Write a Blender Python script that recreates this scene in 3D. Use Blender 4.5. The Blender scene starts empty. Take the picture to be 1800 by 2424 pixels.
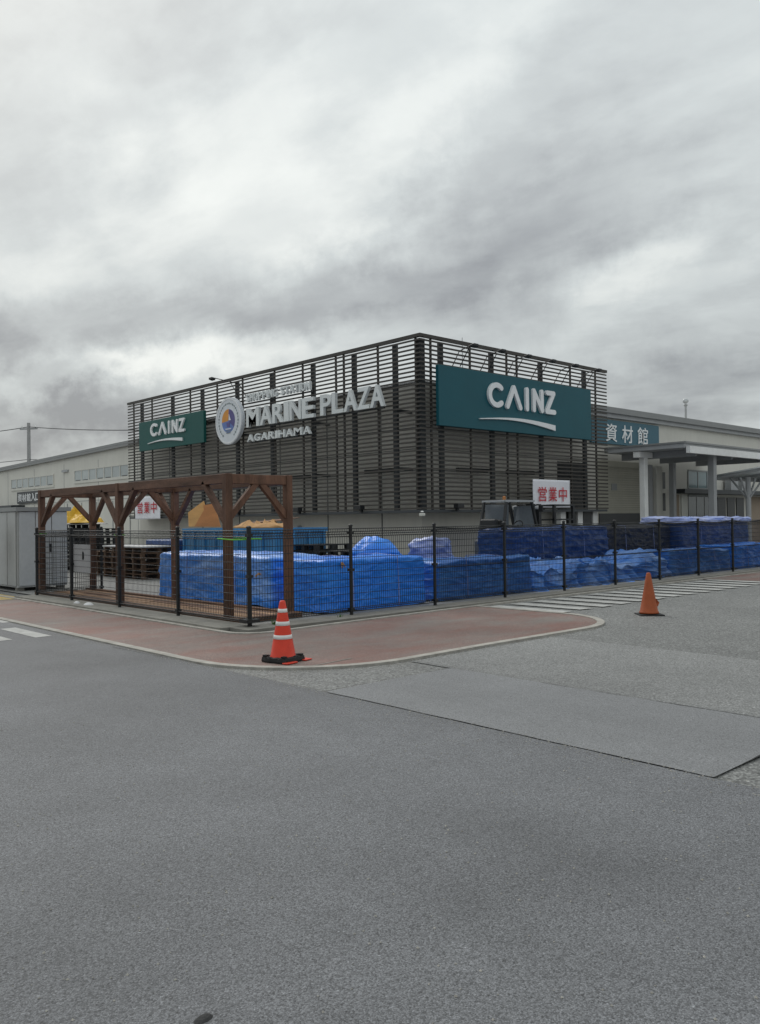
import bpy, bmesh, math, random
from mathutils import Vector, Matrix, noise
R = math.radians
random.seed(7)
scn = bpy.context.scene
col = scn.collection

# ------------------------------------------------------------------ camera
# world: +X runs along the right-hand facade, +Y along the left-hand facade, metres
YAW, PIT, ROL, EYE = .748, .0100, -.0132, 1.62
f_ = Vector((math.sin(YAW)*math.cos(PIT), math.cos(YAW)*math.cos(PIT), math.sin(PIT)))
r0 = Vector((math.cos(YAW), -math.sin(YAW), 0)); u0 = r0.cross(f_)
r_ = math.cos(ROL)*r0 + math.sin(ROL)*u0; u_ = r_.cross(f_)
cam = bpy.data.cameras.new('camera'); cam.sensor_fit = 'VERTICAL'; cam.sensor_height = 36
cam.lens = 36*2000/2424; cam.clip_start = .05; cam.clip_end = 3000
co = bpy.data.objects.new('camera', cam); col.objects.link(co)
m3 = Matrix((r_, u_, -f_)).transposed()
co.matrix_world = Matrix.Translation((0, 0, EYE)) @ m3.to_4x4()
scn.camera = co

# ------------------------------------------------------------------ sky, sun, exposure
SUN_AZ, SUN_EL = YAW - .55, R(42)          # behind the clouds, ahead and to the left
w = bpy.data.worlds.new('World'); scn.world = w; w.use_nodes = True
nt = w.node_tree; nt.nodes.clear(); N = nt.nodes; L = nt.links
def nd(t, **k):
    n = N.new(t)
    for a, b in k.items(): setattr(n, a, b)
    return n
def wmath(op, a, b=None, c=None, clamp=False):
    n = nd('ShaderNodeMath', operation=op, use_clamp=clamp)
    for i, v in enumerate((a, b, c)):
        if v is None: continue
        if isinstance(v, (int, float)): n.inputs[i].default_value = v
        else: L.new(v, n.inputs[i])
    return n.outputs[0]
def wvec(op, a, b):
    n = nd('ShaderNodeVectorMath', operation=op)
    for i, v in enumerate((a, b)):
        if isinstance(v, (tuple, Vector)): n.inputs[i].default_value = v
        else: L.new(v, n.inputs[i])
    return n.outputs['Value'] if op == 'DOT_PRODUCT' else n.outputs[0]
out = nd('ShaderNodeOutputWorld'); bg = nd('ShaderNodeBackground'); L.new(bg.outputs[0], out.inputs[0])
sky = nd('ShaderNodeTexSky', sky_type='NISHITA', sun_disc=False)
sky.sun_elevation = SUN_EL; sky.sun_rotation = SUN_AZ; sky.dust_density = 3
tc = nd('ShaderNodeTexCoord')
rot = nd('ShaderNodeVectorRotate', rotation_type='Z_AXIS'); rot.inputs['Angle'].default_value = YAW
L.new(tc.outputs['Generated'], rot.inputs['Vector'])
D = rot.outputs[0]                          # x = right, y = ahead, z = up
sep = nd('ShaderNodeSeparateXYZ'); L.new(D, sep.inputs[0])
zz = wmath('ADD', wmath('MAXIMUM', sep.outputs[2], 0.), .3)
cmb = nd('ShaderNodeCombineXYZ')
L.new(wmath('DIVIDE', sep.outputs[0], zz), cmb.inputs[0]); L.new(wmath('DIVIDE', sep.outputs[1], zz), cmb.inputs[1])
rot2 = nd('ShaderNodeVectorRotate', rotation_type='Z_AXIS'); rot2.inputs['Angle'].default_value = R(30)
L.new(cmb.outputs[0], rot2.inputs['Vector'])
st = wvec('MULTIPLY', rot2.outputs[0], (.5, 1.5, 1.))
def wnoise(vec, scale, detail, rough, dist=0., off=(0, 0, 0)):
    n = nd('ShaderNodeTexNoise'); n.inputs['Scale'].default_value = scale; n.inputs['Detail'].default_value = detail
    n.inputs['Roughness'].default_value = rough; n.inputs['Distortion'].default_value = dist
    L.new(wvec('ADD', vec, off), n.inputs['Vector']); return n
n1 = wnoise(st, 1.5, 5, .5, .5, (3.1, 1.7, 0)); n2 = wnoise(cmb.outputs[0], 3.2, 8, .6, .2, (7.7, 4.2, 2.)); n3 = wnoise(st, .6, 2, .5, .2, (1.3, 9.2, 0))
lum = wmath('ADD', wmath('MULTIPLY', wmath('SUBTRACT', n1.outputs['Fac'], .5), .32), .55)
lum = wmath('ADD', lum, wmath('MULTIPLY', wmath('SUBTRACT', n2.outputs['Fac'], .5), .20))
lum = wmath('ADD', lum, wmath('MULTIPLY', wmath('SUBTRACT', n3.outputs['Fac'], .5), .2))
st2 = wvec('MULTIPLY', rot2.outputs[0], (.8, 1.25, 1.)); n4 = wnoise(st2, 2.3, 7, .52, .25, (5.5, 2.1, 0)); n5 = wnoise(st2, 5.0, 7, .55, .15, (2.2, 8.1, 0))
def sstep(v, a, b):
    n = nd('ShaderNodeMapRange', interpolation_type='SMOOTHSTEP'); n.inputs[1].default_value = a; n.inputs[2].default_value = b; L.new(v, n.inputs[0]); return n.outputs[0]
lum = wmath('SUBTRACT', lum, wmath('MULTIPLY', wmath('SUBTRACT', sstep(n4.outputs['Fac'], .41, .62), .5), .15))      # torn cloud patches
lum = wmath('SUBTRACT', lum, wmath('MULTIPLY', wmath('SUBTRACT', sstep(n5.outputs['Fac'], .42, .64), .4), .09))
# broad banks of cloud: direction warped by noise so that their edges are ragged
wob = wvec('MULTIPLY', wvec('SUBTRACT', wnoise(D, 5., 8, .62).outputs['Color'], (.5, .5, .5)), (.26, .1, .16))
wob2 = wvec('MULTIPLY', wvec('SUBTRACT', wnoise(D, 17., 6, .6, 0., (3, 1, 2)).outputs['Color'], (.5, .5, .5)), (.085, .03, .06))
DW = wvec('ADD', wvec('ADD', D, wob), wob2)
def bank(x, y, sx, sy, tilt, amp):           # x, y: place given as angles right / up of straight ahead (deg)
    global lum
    a, e = R(x), R(y)
    fwd = Vector((math.sin(a)*math.cos(e), math.cos(a)*math.cos(e), math.sin(e)))
    rt = Vector((math.cos(a), -math.sin(a), 0)); up = rt.cross(fwd)
    t = R(tilt); A = (rt*math.cos(t)+up*math.sin(t))/math.sin(R(sx)); B = (up*math.cos(t)-rt*math.sin(t))/math.sin(R(sy))
    p = wvec('DOT_PRODUCT', DW, tuple(A)); q = wvec('DOT_PRODUCT', DW, tuple(B))
    d2 = wmath('ADD', wmath('POWER', p, 2.), wmath('POWER', q, 2.))
    g = wmath('EXPONENT', wmath('MULTIPLY', d2, -1.))
    g = wmath('MULTIPLY', g, wmath('GREATER_THAN', wvec('DOT_PRODUCT', D, tuple(fwd)), 0.))
    lum = wmath('ADD', lum, wmath('MULTIPLY', g, amp))
BANKS = [(-12.5, 21.7, 11, 5, 25, .13), (-6, 18.8, 10, 4.5, 18, .09), (3, 23, 9, 2.6, 28, .09), (10.5, 18.8, 10, 3.4, 16, -.22), (-4, 14.6, 13, 2.3, 19, -.19), (6, 15.2, 10, 2.6, 10, -.15),
         (-17.4, 13.0, 10, 1.9, 12, -.19), (-16.0, 10.3, 6.5, 1.5, 6, .42), (-8, 11.4, 9, 1.5, 15, .24), (-23, 15.3, 3, 2.5, 20, .13), (-19, 7.4, 4.6, 2.3, 5, -.55), (-24.5, 10.8, 2.2, 3.2, 10, -.22), (-23.3, 8.8, 1.3, 2.6, 60, .32),
         (-23, 21.5, 4, 6, 10, -.16), (-21.5, 30, 10, 5, 10, -.10), (17.5, 14.6, 7, 1.6, 30, .20), (20, 8.0, 9, 2.0, 6, -.24), (14.5, 10.9, 5, 1.6, 12, .08), (16.5, 23.6, 7, 1.8, 22, .07), (13, 27, 7, 1.8, 30, -.09), (5, 26, 10, 2.4, 24, .06), (8, 22, 9, 1.8, 25, -.08)]
for b in BANKS: bank(*b)
ramp = nd('ShaderNodeValToRGB'); e = ramp.color_ramp.elements
e[0].position = .18; e[0].color = (.30, .316, .33, 1); e[1].position = .95; e[1].color = (.87, .895, .86, 1)
m_ = ramp.color_ramp.elements.new(.6); m_.color = (.575, .612, .61, 1)
L.new(lum, ramp.inputs[0])
skys = nd('ShaderNodeMix', data_type='RGBA', blend_type='MULTIPLY'); skys.inputs['Factor'].default_value = 1
L.new(sky.outputs[0], skys.inputs['A']); skys.inputs['B'].default_value = (.1, .1, .1, 1)
mx = nd('ShaderNodeMix', data_type='RGBA'); mx.inputs['Factor'].default_value = .94
L.new(skys.outputs['Result'], mx.inputs['A']); L.new(ramp.outputs[0], mx.inputs['B'])
# an overcast sky grows brighter towards the zenith
grad = wmath('ADD', wmath('MULTIPLY', wmath('MAXIMUM', sep.outputs[2], 0.), .62), .92)
L.new(mx.outputs['Result'], bg.inputs[0]); L.new(grad, bg.inputs[1])

sl = bpy.data.lights.new('sun', 'SUN'); sl.energy = 1.3; sl.angle = R(40); sl.color = (1, .97, .92)
so = bpy.data.objects.new('sun', sl); col.objects.link(so)
sd = Vector((math.sin(SUN_AZ)*math.cos(SUN_EL), math.cos(SUN_AZ)*math.cos(SUN_EL), math.sin(SUN_EL)))
so.rotation_euler = sd.to_track_quat('Z', 'Y').to_euler(); so.location = (0, 0, 60)
scn.view_settings.view_transform = 'Standard'; scn.view_settings.look = 'None'
scn.view_settings.exposure = 0; scn.view_settings.gamma = 1; scn.view_settings.use_curve_mapping = False
scn.cycles.max_bounces = 6; scn.cycles.transparent_max_bounces = 16
scn.cycles.use_denoising = True

# ------------------------------------------------------------------ materials
def lin(c):
    return tuple(((v/255+.055)/1.055)**2.4 if v/255 > .04045 else v/255/12.92 for v in c)
MATS = {}
def pm(name, rgb, rough=.7, var=.12, vs=2., bump=.1, bs=60., metal=0., spec=.4, hue=None, stretch=None, fine=.5, dirt=0., dirtc=(.1, .09, .08)):
    """colour = rgb (linear albedo) broken up by large and small noise, plus fine relief"""
    m = bpy.data.materials.new(name); m.use_nodes = True; MATS[name] = m
    t = m.node_tree; n = t.nodes; l = t.links; b = n['Principled BSDF']
    b.inputs['Roughness'].default_value = rough; b.inputs['Metallic'].default_value = metal
    b.inputs['Specular IOR Level'].default_value = spec
    g = n.new('ShaderNodeNewGeometry'); vec = g.outputs['Position']
    if stretch:
        mp = n.new('ShaderNodeVectorMath'); mp.operation = 'MULTIPLY'; mp.inputs[1].default_value = stretch
        l.new(vec, mp.inputs[0]); vec = mp.outputs[0]
    a = n.new('ShaderNodeTexNoise'); a.inputs['Scale'].default_value = vs; a.inputs['Detail'].default_value = 6; a.inputs['Roughness'].default_value = .6
    l.new(vec, a.inputs['Vector'])
    r = n.new('ShaderNodeMapRange'); r.inputs[1].default_value = .3; r.inputs[2].default_value = .7
    r.inputs[3].default_value = 1-var; r.inputs[4].default_value = 1+var; l.new(a.outputs['Fac'], r.inputs[0])
    c2 = n.new('ShaderNodeTexNoise'); c2.inputs['Scale'].default_value = vs*11; c2.inputs['Detail'].default_value = 3; l.new(vec, c2.inputs['Vector'])
    r2 = n.new('ShaderNodeMapRange'); r2.inputs[1].default_value = .3; r2.inputs[2].default_value = .7
    r2.inputs[3].default_value = 1-var*fine; r2.inputs[4].default_value = 1+var*fine; l.new(c2.outputs['Fac'], r2.inputs[0])
    mm = n.new('ShaderNodeMath'); mm.operation = 'MULTIPLY'; l.new(r.outputs[0], mm.inputs[0]); l.new(r2.outputs[0], mm.inputs[1])
    oi = n.new('ShaderNodeObjectInfo')
    rr = n.new('ShaderNodeMapRange'); rr.inputs[3].default_value = 1-var*.6; rr.inputs[4].default_value = 1+var*.6; l.new(oi.outputs['Random'], rr.inputs[0])
    m2 = n.new('ShaderNodeMath'); m2.operation = 'MULTIPLY'; l.new(mm.outputs[0], m2.inputs[0]); l.new(rr.outputs[0], m2.inputs[1])
    vm = n.new('ShaderNodeVectorMath'); vm.operation = 'SCALE'; vm.inputs[0].default_value = rgb; l.new(m2.outputs[0], vm.inputs['Scale'])
    src = vm.outputs[0]
    if dirt > 0:
        dn = n.new('ShaderNodeTexNoise'); dn.inputs['Scale'].default_value = vs*.7; dn.inputs['Detail'].default_value = 8; dn.inputs['Roughness'].default_value = .7
        l.new(g.outputs['Position'], dn.inputs['Vector'])
        dr = n.new('ShaderNodeMapRange'); dr.inputs[1].default_value = .5; dr.inputs[2].default_value = .75; dr.inputs[4].default_value = dirt; l.new(dn.outputs['Fac'], dr.inputs[0])
        dm = n.new('ShaderNodeMix'); dm.data_type = 'RGBA'; dm.inputs['B'].default_value = (*dirtc, 1)
        l.new(dr.outputs[0], dm.inputs['Factor']); l.new(src, dm.inputs['A']); src = dm.outputs['Result']
    l.new(src, b.inputs['Base Color'])
    if bump > 0:
        bn = n.new('ShaderNodeTexNoise'); bn.inputs['Scale'].default_value = bs; bn.inputs['Detail'].default_value = 4; l.new(vec, bn.inputs['Vector'])
        bp = n.new('ShaderNodeBump'); bp.inputs['Strength'].default_value = bump; bp.inputs['Distance'].default_value = .02
        l.new(bn.outputs['Fac'], bp.inputs['Height']); l.new(bp.outputs[0], b.inputs['Normal'])
    return m

def asphalt(name, rgb, grain, chips, stain, seed, speck=.35, rgb2=None):
    m = bpy.data.materials.new(name); m.use_nodes = True; MATS[name] = m
    t = m.node_tree; n = t.nodes; l = t.links; b = n['Principled BSDF']
    b.inputs['Roughness'].default_value = .72; b.inputs['Specular IOR Level'].default_value = .5
    g = n.new('ShaderNodeNewGeometry')
    ad = n.new('ShaderNodeVectorMath'); ad.operation = 'ADD'; ad.inputs[1].default_value = (seed, seed*1.7, 0); l.new(g.outputs['Position'], ad.inputs[0]); P = ad.outputs[0]
    def nz(sc, det, ro, lo, hi, a, c, st=None):
        x = n.new('ShaderNodeTexNoise'); x.inputs['Scale'].default_value = sc; x.inputs['Detail'].default_value = det; x.inputs['Roughness'].default_value = ro
        if st:
            sm = n.new('ShaderNodeVectorMath'); sm.operation = 'MULTIPLY'; sm.inputs[1].default_value = st; l.new(P, sm.inputs[0]); l.new(sm.outputs[0], x.inputs['Vector'])
        else: l.new(P, x.inputs['Vector'])
        mr = n.new('ShaderNodeMapRange'); mr.inputs[1].default_value = lo; mr.inputs[2].default_value = hi; mr.inputs[3].default_value = a; mr.inputs[4].default_value = c
        l.new(x.outputs['Fac'], mr.inputs[0]); return mr.outputs[0]
    def mul(a, c):
        x = n.new('ShaderNodeMath'); x.operation = 'MULTIPLY'; l.new(a, x.inputs[0]); l.new(c, x.inputs[1]); return x.outputs[0]
    vor = n.new('ShaderNodeTexVoronoi'); vor.inputs['Scale'].default_value = chips; l.new(P, vor.inputs['Vector'])
    sp = n.new('ShaderNodeSeparateColor'); l.new(vor.outputs['Color'], sp.inputs[0])
    chip = n.new('ShaderNodeMapRange'); chip.inputs[3].default_value = 1-speck; chip.inputs[4].default_value = 1+speck; l.new(sp.outputs[0], chip.inputs[0])
    pit = n.new('ShaderNodeMapRange'); pit.inputs[1].default_value = .1; pit.inputs[2].default_value = .62; pit.inputs[3].default_value = 1.06; pit.inputs[4].default_value = .72; l.new(vor.outputs['Distance'], pit.inputs[0])
    v = mul(chip.outputs[0], pit.outputs[0])
    v2 = n.new('ShaderNodeTexVoronoi'); v2.inputs['Scale'].default_value = chips*.42; l.new(P, v2.inputs['Vector'])
    s2 = n.new('ShaderNodeSeparateColor'); l.new(v2.outputs['Color'], s2.inputs[0])
    def step(a, lo, hi, x0, x1):
        q = n.new('ShaderNodeMapRange'); q.inputs[1].default_value = lo; q.inputs[2].default_value = hi; q.inputs[3].default_value = x0; q.inputs[4].default_value = x1; l.new(a, q.inputs[0]); return q.outputs[0]
    core = step(v2.outputs['Distance'], .25, .42, 1., 0.)
    def sparse(ch, lo, gain):                                             # a few pale stones and a few dark pits among the aggregate
        q = mul(step(s2.outputs[ch], lo, lo+.02, 0., 1.), core); r = n.new('ShaderNodeMath'); r.operation = 'MULTIPLY_ADD'; r.inputs[1].default_value = gain; r.inputs[2].default_value = 1.; l.new(q, r.inputs[0]); return r.outputs[0]
    v = mul(v, sparse(1, .90, .55)); v = mul(v, sparse(2, .88, -.45))
    v = mul(v, nz(.16, 4, .55, .34, .66, 1+stain*.7, 1-stain*.7, (1., .55, 1.)))
    v = mul(v, nz(.33, 5, .6, .3, .72, 1+stain, 1-stain)); v = mul(v, nz(2.4, 6, .7, .3, .7, .93, 1.07)); v = mul(v, nz(grain, 2, .5, .3, .7, .86, 1.14))
    v = mul(v, nz(.5, 4, .6, .55, .75, 1., .86, (1., .12, 1.)))          # long faint wheel-worn streaks
    v = mul(v, nz(1.1, 8, .75, .62, .74, 1., .8))                        # darker blotches of binder
    vm = n.new('ShaderNodeVectorMath'); vm.operation = 'SCALE'; vm.inputs[0].default_value = rgb; l.new(v, vm.inputs['Scale']); l.new(vm.outputs[0], b.inputs['Base Color'])
    if rgb2:                        # paint worn through to the grey surface below
        wn = nz(.9, 9, .72, .36, .64, 0., 1., (.7, 1.3, 1.)); mc = n.new('ShaderNodeMix'); mc.data_type = 'RGBA'
        mc.inputs['A'].default_value = (*rgb, 1); mc.inputs['B'].default_value = (*rgb2, 1); l.new(wn, mc.inputs['Factor']); l.new(mc.outputs['Result'], vm.inputs[0])
    bp = n.new('ShaderNodeBump'); bp.inputs['Strength'].default_value = .45; bp.inputs['Distance'].default_value = .006; bp.invert = True
    l.new(vor.outputs['Distance'], bp.inputs['Height']); l.new(bp.outputs[0], b.inputs['Normal'])
    return m

asphalt('asphalt_near', (.134, .138, .147), 60, 165, .30, 0, .5)
asphalt('asphalt_coarse', (.188, .191, .186), 40, 55, .12, 11, .5)
asphalt('asphalt_patch', (.222, .227, .235), 70, 150, .10, 23, .25)
asphalt('asphalt_strip', (.215, .218, .215), 50, 80, .14, 29, .4)
asphalt('asphalt_yard', (.26, .26, .25), 60, 90, .14, 37, .2)
asphalt('asphalt_red', (.235, .112, .088), 60, 130, .24, 5, .3, (.23, .195, .175))
pm('crack', (.035, .034, .034), .95, .2, 5, 0)
pm('kerb', (.33, .315, .285), .85, .22, 5, .2, 50, dirt=.9, dirtc=(.2, .18, .16))
pm('concrete', (.22, .212, .19), .9, .2, 3, .2, 50, dirt=.8, dirtc=(.16, .15, .13))
pm('road_paint', (.40, .40, .385), .75, .14, 6, .2, 80, dirt=.9, dirtc=(.23, .23, .22))
pm('tactile', (.45, .33, .12), .8, .12, 3, .1, 50, dirt=.5, dirtc=(.22, .18, .13))
pm('slat', (.054, .048, .042), .55, .08, 2, .05, 30)
pm('post_steel', (.050, .056, .062), .5, .1, 2, .05, 30)
pm('siding', (.67, .655, .60), .8, .05, .6, .06, 30, stretch=(1, 1, .25), dirt=.15, dirtc=(.34, .33, .30))
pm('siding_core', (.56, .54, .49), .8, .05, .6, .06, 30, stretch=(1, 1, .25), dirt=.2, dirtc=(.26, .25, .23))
pm('roof_trim', (.25, .255, .255), .45, .06, 1, .03, 20)
pm('roof', (.3, .3, .3), .6, .08, .5, .05, 10)
pm('white_steel', (.80, .80, .79), .5, .07, 2, .05, 30, dirt=.15, dirtc=(.4, .38, .35))
pm('grey_steel', (.38, .39, .40), .5, .08, 2, .05, 30)
pm('shutter', (.40, .385, .32), .6, .07, 2, .04, 30)
pm('dark_door', (.03, .032, .034), .35, .2, 1, .03, 20)
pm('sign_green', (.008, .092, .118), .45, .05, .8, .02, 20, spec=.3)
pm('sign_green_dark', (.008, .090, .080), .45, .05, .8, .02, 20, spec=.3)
pm('sign_blue', (.030, .120, .170), .4, .05, .8, .02, 20)
pm('sign_white', (.82, .83, .84), .4, .04, 2, .02, 20)
pm('letter_white', (.72, .745, .745), .45, .06, 2, .03, 20)
pm('sign_dark', (.03, .035, .04), .4, .1, 2, .02, 20)
pm('banner', (.78, .78, .83), .75, .05, 2, .25, 6)
pm('print_red', (.52, .035, .05), .7, .06, 3, .0)
pm('emblem_white', (.68, .71, .75), .45, .06, 4, .03, 20)
pm('emblem_orange', (.70, .30, .05), .5, .12, 4, 0)
pm('emblem_purple', (.11, .095, .27), .5, .12, 4, 0)
pm('emblem_blue', (.14, .22, .52), .5, .15, 4, 0)
pm('emblem_grey', (.22, .26, .27), .5, .12, 4, 0)
pm('wood_stain', (.140, .072, .046), .72, .42, 2.5, .35, 60, stretch=(3, 3, .5))
pm('wood_beam', (.128, .068, .045), .72, .42, 2.5, .35, 60, stretch=(3, .6, 3))
pm('plank', (.31, .185, .105), .85, .3, 2, .3, 60, stretch=(6, .5, 1))
pm('plank_dark', (.15, .08, .05), .85, .3, 2, .3, 60, stretch=(6, .5, 1))
pm('pallet_wood', (.13, .075, .045), .85, .3, 3, .3, 60, stretch=(2, .6, 4))
pm('plywood', (.44, .185, .065), .75, .12, 1.2, .1, 30, stretch=(1, 1, 5))
pm('plywood_pale', (.56, .31, .11), .75, .12, 1.2, .1, 30, stretch=(1, 1, 5))
pm('cardboard', (.42, .235, .095), .85, .25, 5, .3, 20)
pm('yellow_tarp', (.62, .36, .010), .45, .12, 4, .3, 14)
def plastic(name, rgb, rgb2, seed, rough=.34):
    """woven plastic tarpaulin: taut sheet with thin ridged creases, mostly running sideways"""
    m = bpy.data.materials.new(name); m.use_nodes = True; MATS[name] = m
    t = m.node_tree; n = t.nodes; l = t.links; b = n['Principled BSDF']; b.inputs['Roughness'].default_value = rough; b.inputs['Specular IOR Level'].default_value = .5
    g = n.new('ShaderNodeNewGeometry'); ad = n.new('ShaderNodeVectorMath'); ad.operation = 'ADD'; ad.inputs[1].default_value = (seed, seed*2.1, 0); l.new(g.outputs['Position'], ad.inputs[0])
    def nz(sc, det, st, dist=0.):
        sm = n.new('ShaderNodeVectorMath'); sm.operation = 'MULTIPLY'; sm.inputs[1].default_value = st; l.new(ad.outputs[0], sm.inputs[0])
        x = n.new('ShaderNodeTexNoise'); x.inputs['Scale'].default_value = sc; x.inputs['Detail'].default_value = det; x.inputs['Distortion'].default_value = dist; l.new(sm.outputs[0], x.inputs['Vector']); return x.outputs['Fac']
    def mth(op, a, c):
        x = n.new('ShaderNodeMath'); x.operation = op
        for k, v in enumerate((a, c)):
            if isinstance(v, (int, float)): x.inputs[k].default_value = v
            else: l.new(v, x.inputs[k])
        return x.outputs[0]
    def ridge(f, p): return mth('POWER', mth('SUBTRACT', 1., mth('MINIMUM', mth('ABSOLUTE', mth('MULTIPLY', mth('SUBTRACT', f, .5), 5.), 0), 1.)), p)
    r1 = ridge(nz(1.3, 2, (1, 1, 2.6), .4), 3.); r2 = ridge(nz(3.2, 2, (1, 1, 1.8), .6), 2.); r3 = ridge(nz(7., 1, (1, 1, 1.2), .3), 2.)
    h = mth('ADD', mth('ADD', mth('MULTIPLY', r1, 1.), mth('MULTIPLY', r2, .5)), mth('MULTIPLY', r3, .08))
    c = n.new('ShaderNodeMix'); c.data_type = 'RGBA'; c.inputs['A'].default_value = (*rgb, 1); c.inputs['B'].default_value = (*rgb2, 1)
    mr = n.new('ShaderNodeMapRange'); mr.inputs[1].default_value = .42; mr.inputs[2].default_value = .70; l.new(nz(1.1, 5, (1, 1, 2.8), .3), mr.inputs[0])
    l.new(mr.outputs[0], c.inputs['Factor']); l.new(c.outputs['Result'], b.inputs['Base Color'])
    bp = n.new('ShaderNodeBump'); bp.inputs['Strength'].default_value = .3; bp.inputs['Distance'].default_value = .03; l.new(h, bp.inputs['Height']); l.new(bp.outputs[0], b.inputs['Normal'])
plastic('tarp_blue', (.010, .20, .82), (.02, .26, .88), 1); plastic('tarp_pale', (.035, .23, .76), (.24, .43, .84), 5, .32); plastic('tarp_white', (.34, .39, .64), (.18, .27, .62), 9)
plastic('tarp_navy', (.009, .048, .18), (.014, .07, .25), 13, .4); plastic('tarp_black', (.010, .010, .013), (.016, .017, .02), 17, .45); plastic('tarp_slate', (.018, .14, .50), (.06, .24, .62), 21, .4)
pm('container_blue', (.04, .20, .42), .5, .2, 2.2, .1, 30, dirt=.5, dirtc=(.12, .2, .26))
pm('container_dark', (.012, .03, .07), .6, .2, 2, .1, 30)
pm('black_plastic', (.018, .018, .019), .5, .25, 3, .1, 30)
pm('dark_metal', (.02, .021, .023), .45, .2, 3, .05, 30)
pm('fence_black', (.012, .013, .014), .45, .15, 3, .03, 30)
pm('film_grey', (.14, .13, .12), .3, .25, 3, .4, 12)
pm('white_sheet', (.62, .62, .63), .6, .08, 3, .2, 10)
pm('shed_grey', (.44, .455, .47), .45, .07, 1.2, .03, 20, dirt=.2, dirtc=(.24, .24, .24))
pm('shed_side', (.40, .405, .40), .45, .07, 1.2, .03, 20)
pm('cabinet_cream', (.60, .60, .55), .5, .05, 2, .03, 20)
pm('cone_red', (.66, .045, .018), .45, .10, 8, .05, 40, dirt=.3, dirtc=(.4, .06, .03))
pm('cone_old', (.34, .080, .026), .65, .14, 8, .1, 40, dirt=.5, dirtc=(.26, .07, .03))
pm('cone_band', (.70, .71, .70), .4, .06, 10, .03, 40)
pm('rubber', (.015, .015, .016), .75, .3, 10, .2, 60)
pm('green_tie', (.12, .42, .03), .6, .1, 8, .05, 30)
pm('forklift_paint', (.13, .145, .17), .4, .15, 2, .03, 20)
pm('lamp_white', (.8, .8, .8), .3, .05, 4, 0)
pm('lens_glass', (.5, .52, .54), .15, .05, 4, 0, spec=.6)
pm('pole_concrete', (.33, .33, .33), .85, .08, 1, .05, 20)
pm('cable', (.06, .062, .066), .7, .1, 1, 0)
pm('grass', (.05, .12, .025), .8, .3, 20, 0)
pm('stone', (.05, .05, .05), .9, .3, 20, .3, 60)
pm('frosted', (.48, .50, .50), .3, .06, 1, .02, 10)
pm('window_frame', (.28, .29, .29), .5, .06, 2, .02, 20)
pm('tan_wall', (.36, .29, .225), .8, .06, 1, .05, 30)
def glass(name, rgb, rough=.08):
    m = pm(name, rgb, rough, .1, 1, 0, spec=.8); return m
glass('window_glass', (.16, .24, .26)); glass('door_glass', (.06, .075, .075)); glass('pane_milky', (.40, .44, .44), .25); glass('windscreen', (.17, .19, .21), .2)
def translucent_mat():
    m = pm('frosted_roof', (.62, .64, .64), .4, .06, 1, .02, 10); t = m.node_tree; n = t.nodes; l = t.links
    tr = n.new('ShaderNodeBsdfTranslucent'); tr.inputs[0].default_value = (.7, .72, .72, 1); mi = n.new('ShaderNodeMixShader'); mi.inputs[0].default_value = .6
    l.new(n['Principled BSDF'].outputs[0], mi.inputs[1]); l.new(tr.outputs[0], mi.inputs[2]); l.new(mi.outputs[0], n['Material Output'].inputs['Surface'])
translucent_mat()
def net_mat():
    m = bpy.data.materials.new('net'); m.use_nodes = True; MATS['net'] = m
    t = m.node_tree; n = t.nodes; l = t.links; b = n['Principled BSDF']
    b.inputs['Base Color'].default_value = (.006, .018, .075, 1); b.inputs['Roughness'].default_value = .8; b.inputs['Specular IOR Level'].default_value = .1
    g = n.new('ShaderNodeNewGeometry')
    a = n.new('ShaderNodeTexNoise'); a.inputs['Scale'].default_value = 1.1; a.inputs['Detail'].default_value = 4; l.new(g.outputs['Position'], a.inputs['Vector'])
    r = n.new('ShaderNodeMapRange'); r.inputs[1].default_value = .3; r.inputs[2].default_value = .7; r.inputs[3].default_value = .26; r.inputs[4].default_value = .42; l.new(a.outputs['Fac'], r.inputs[0])
    tr = n.new('ShaderNodeBsdfTransparent'); mixn = n.new('ShaderNodeMixShader')
    l.new(r.outputs[0], mixn.inputs[0]); l.new(tr.outputs[0], mixn.inputs[1]); l.new(b.outputs[0], mixn.inputs[2])
    l.new(mixn.outputs[0], n['Material Output'].inputs['Surface'])
net_mat()

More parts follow.
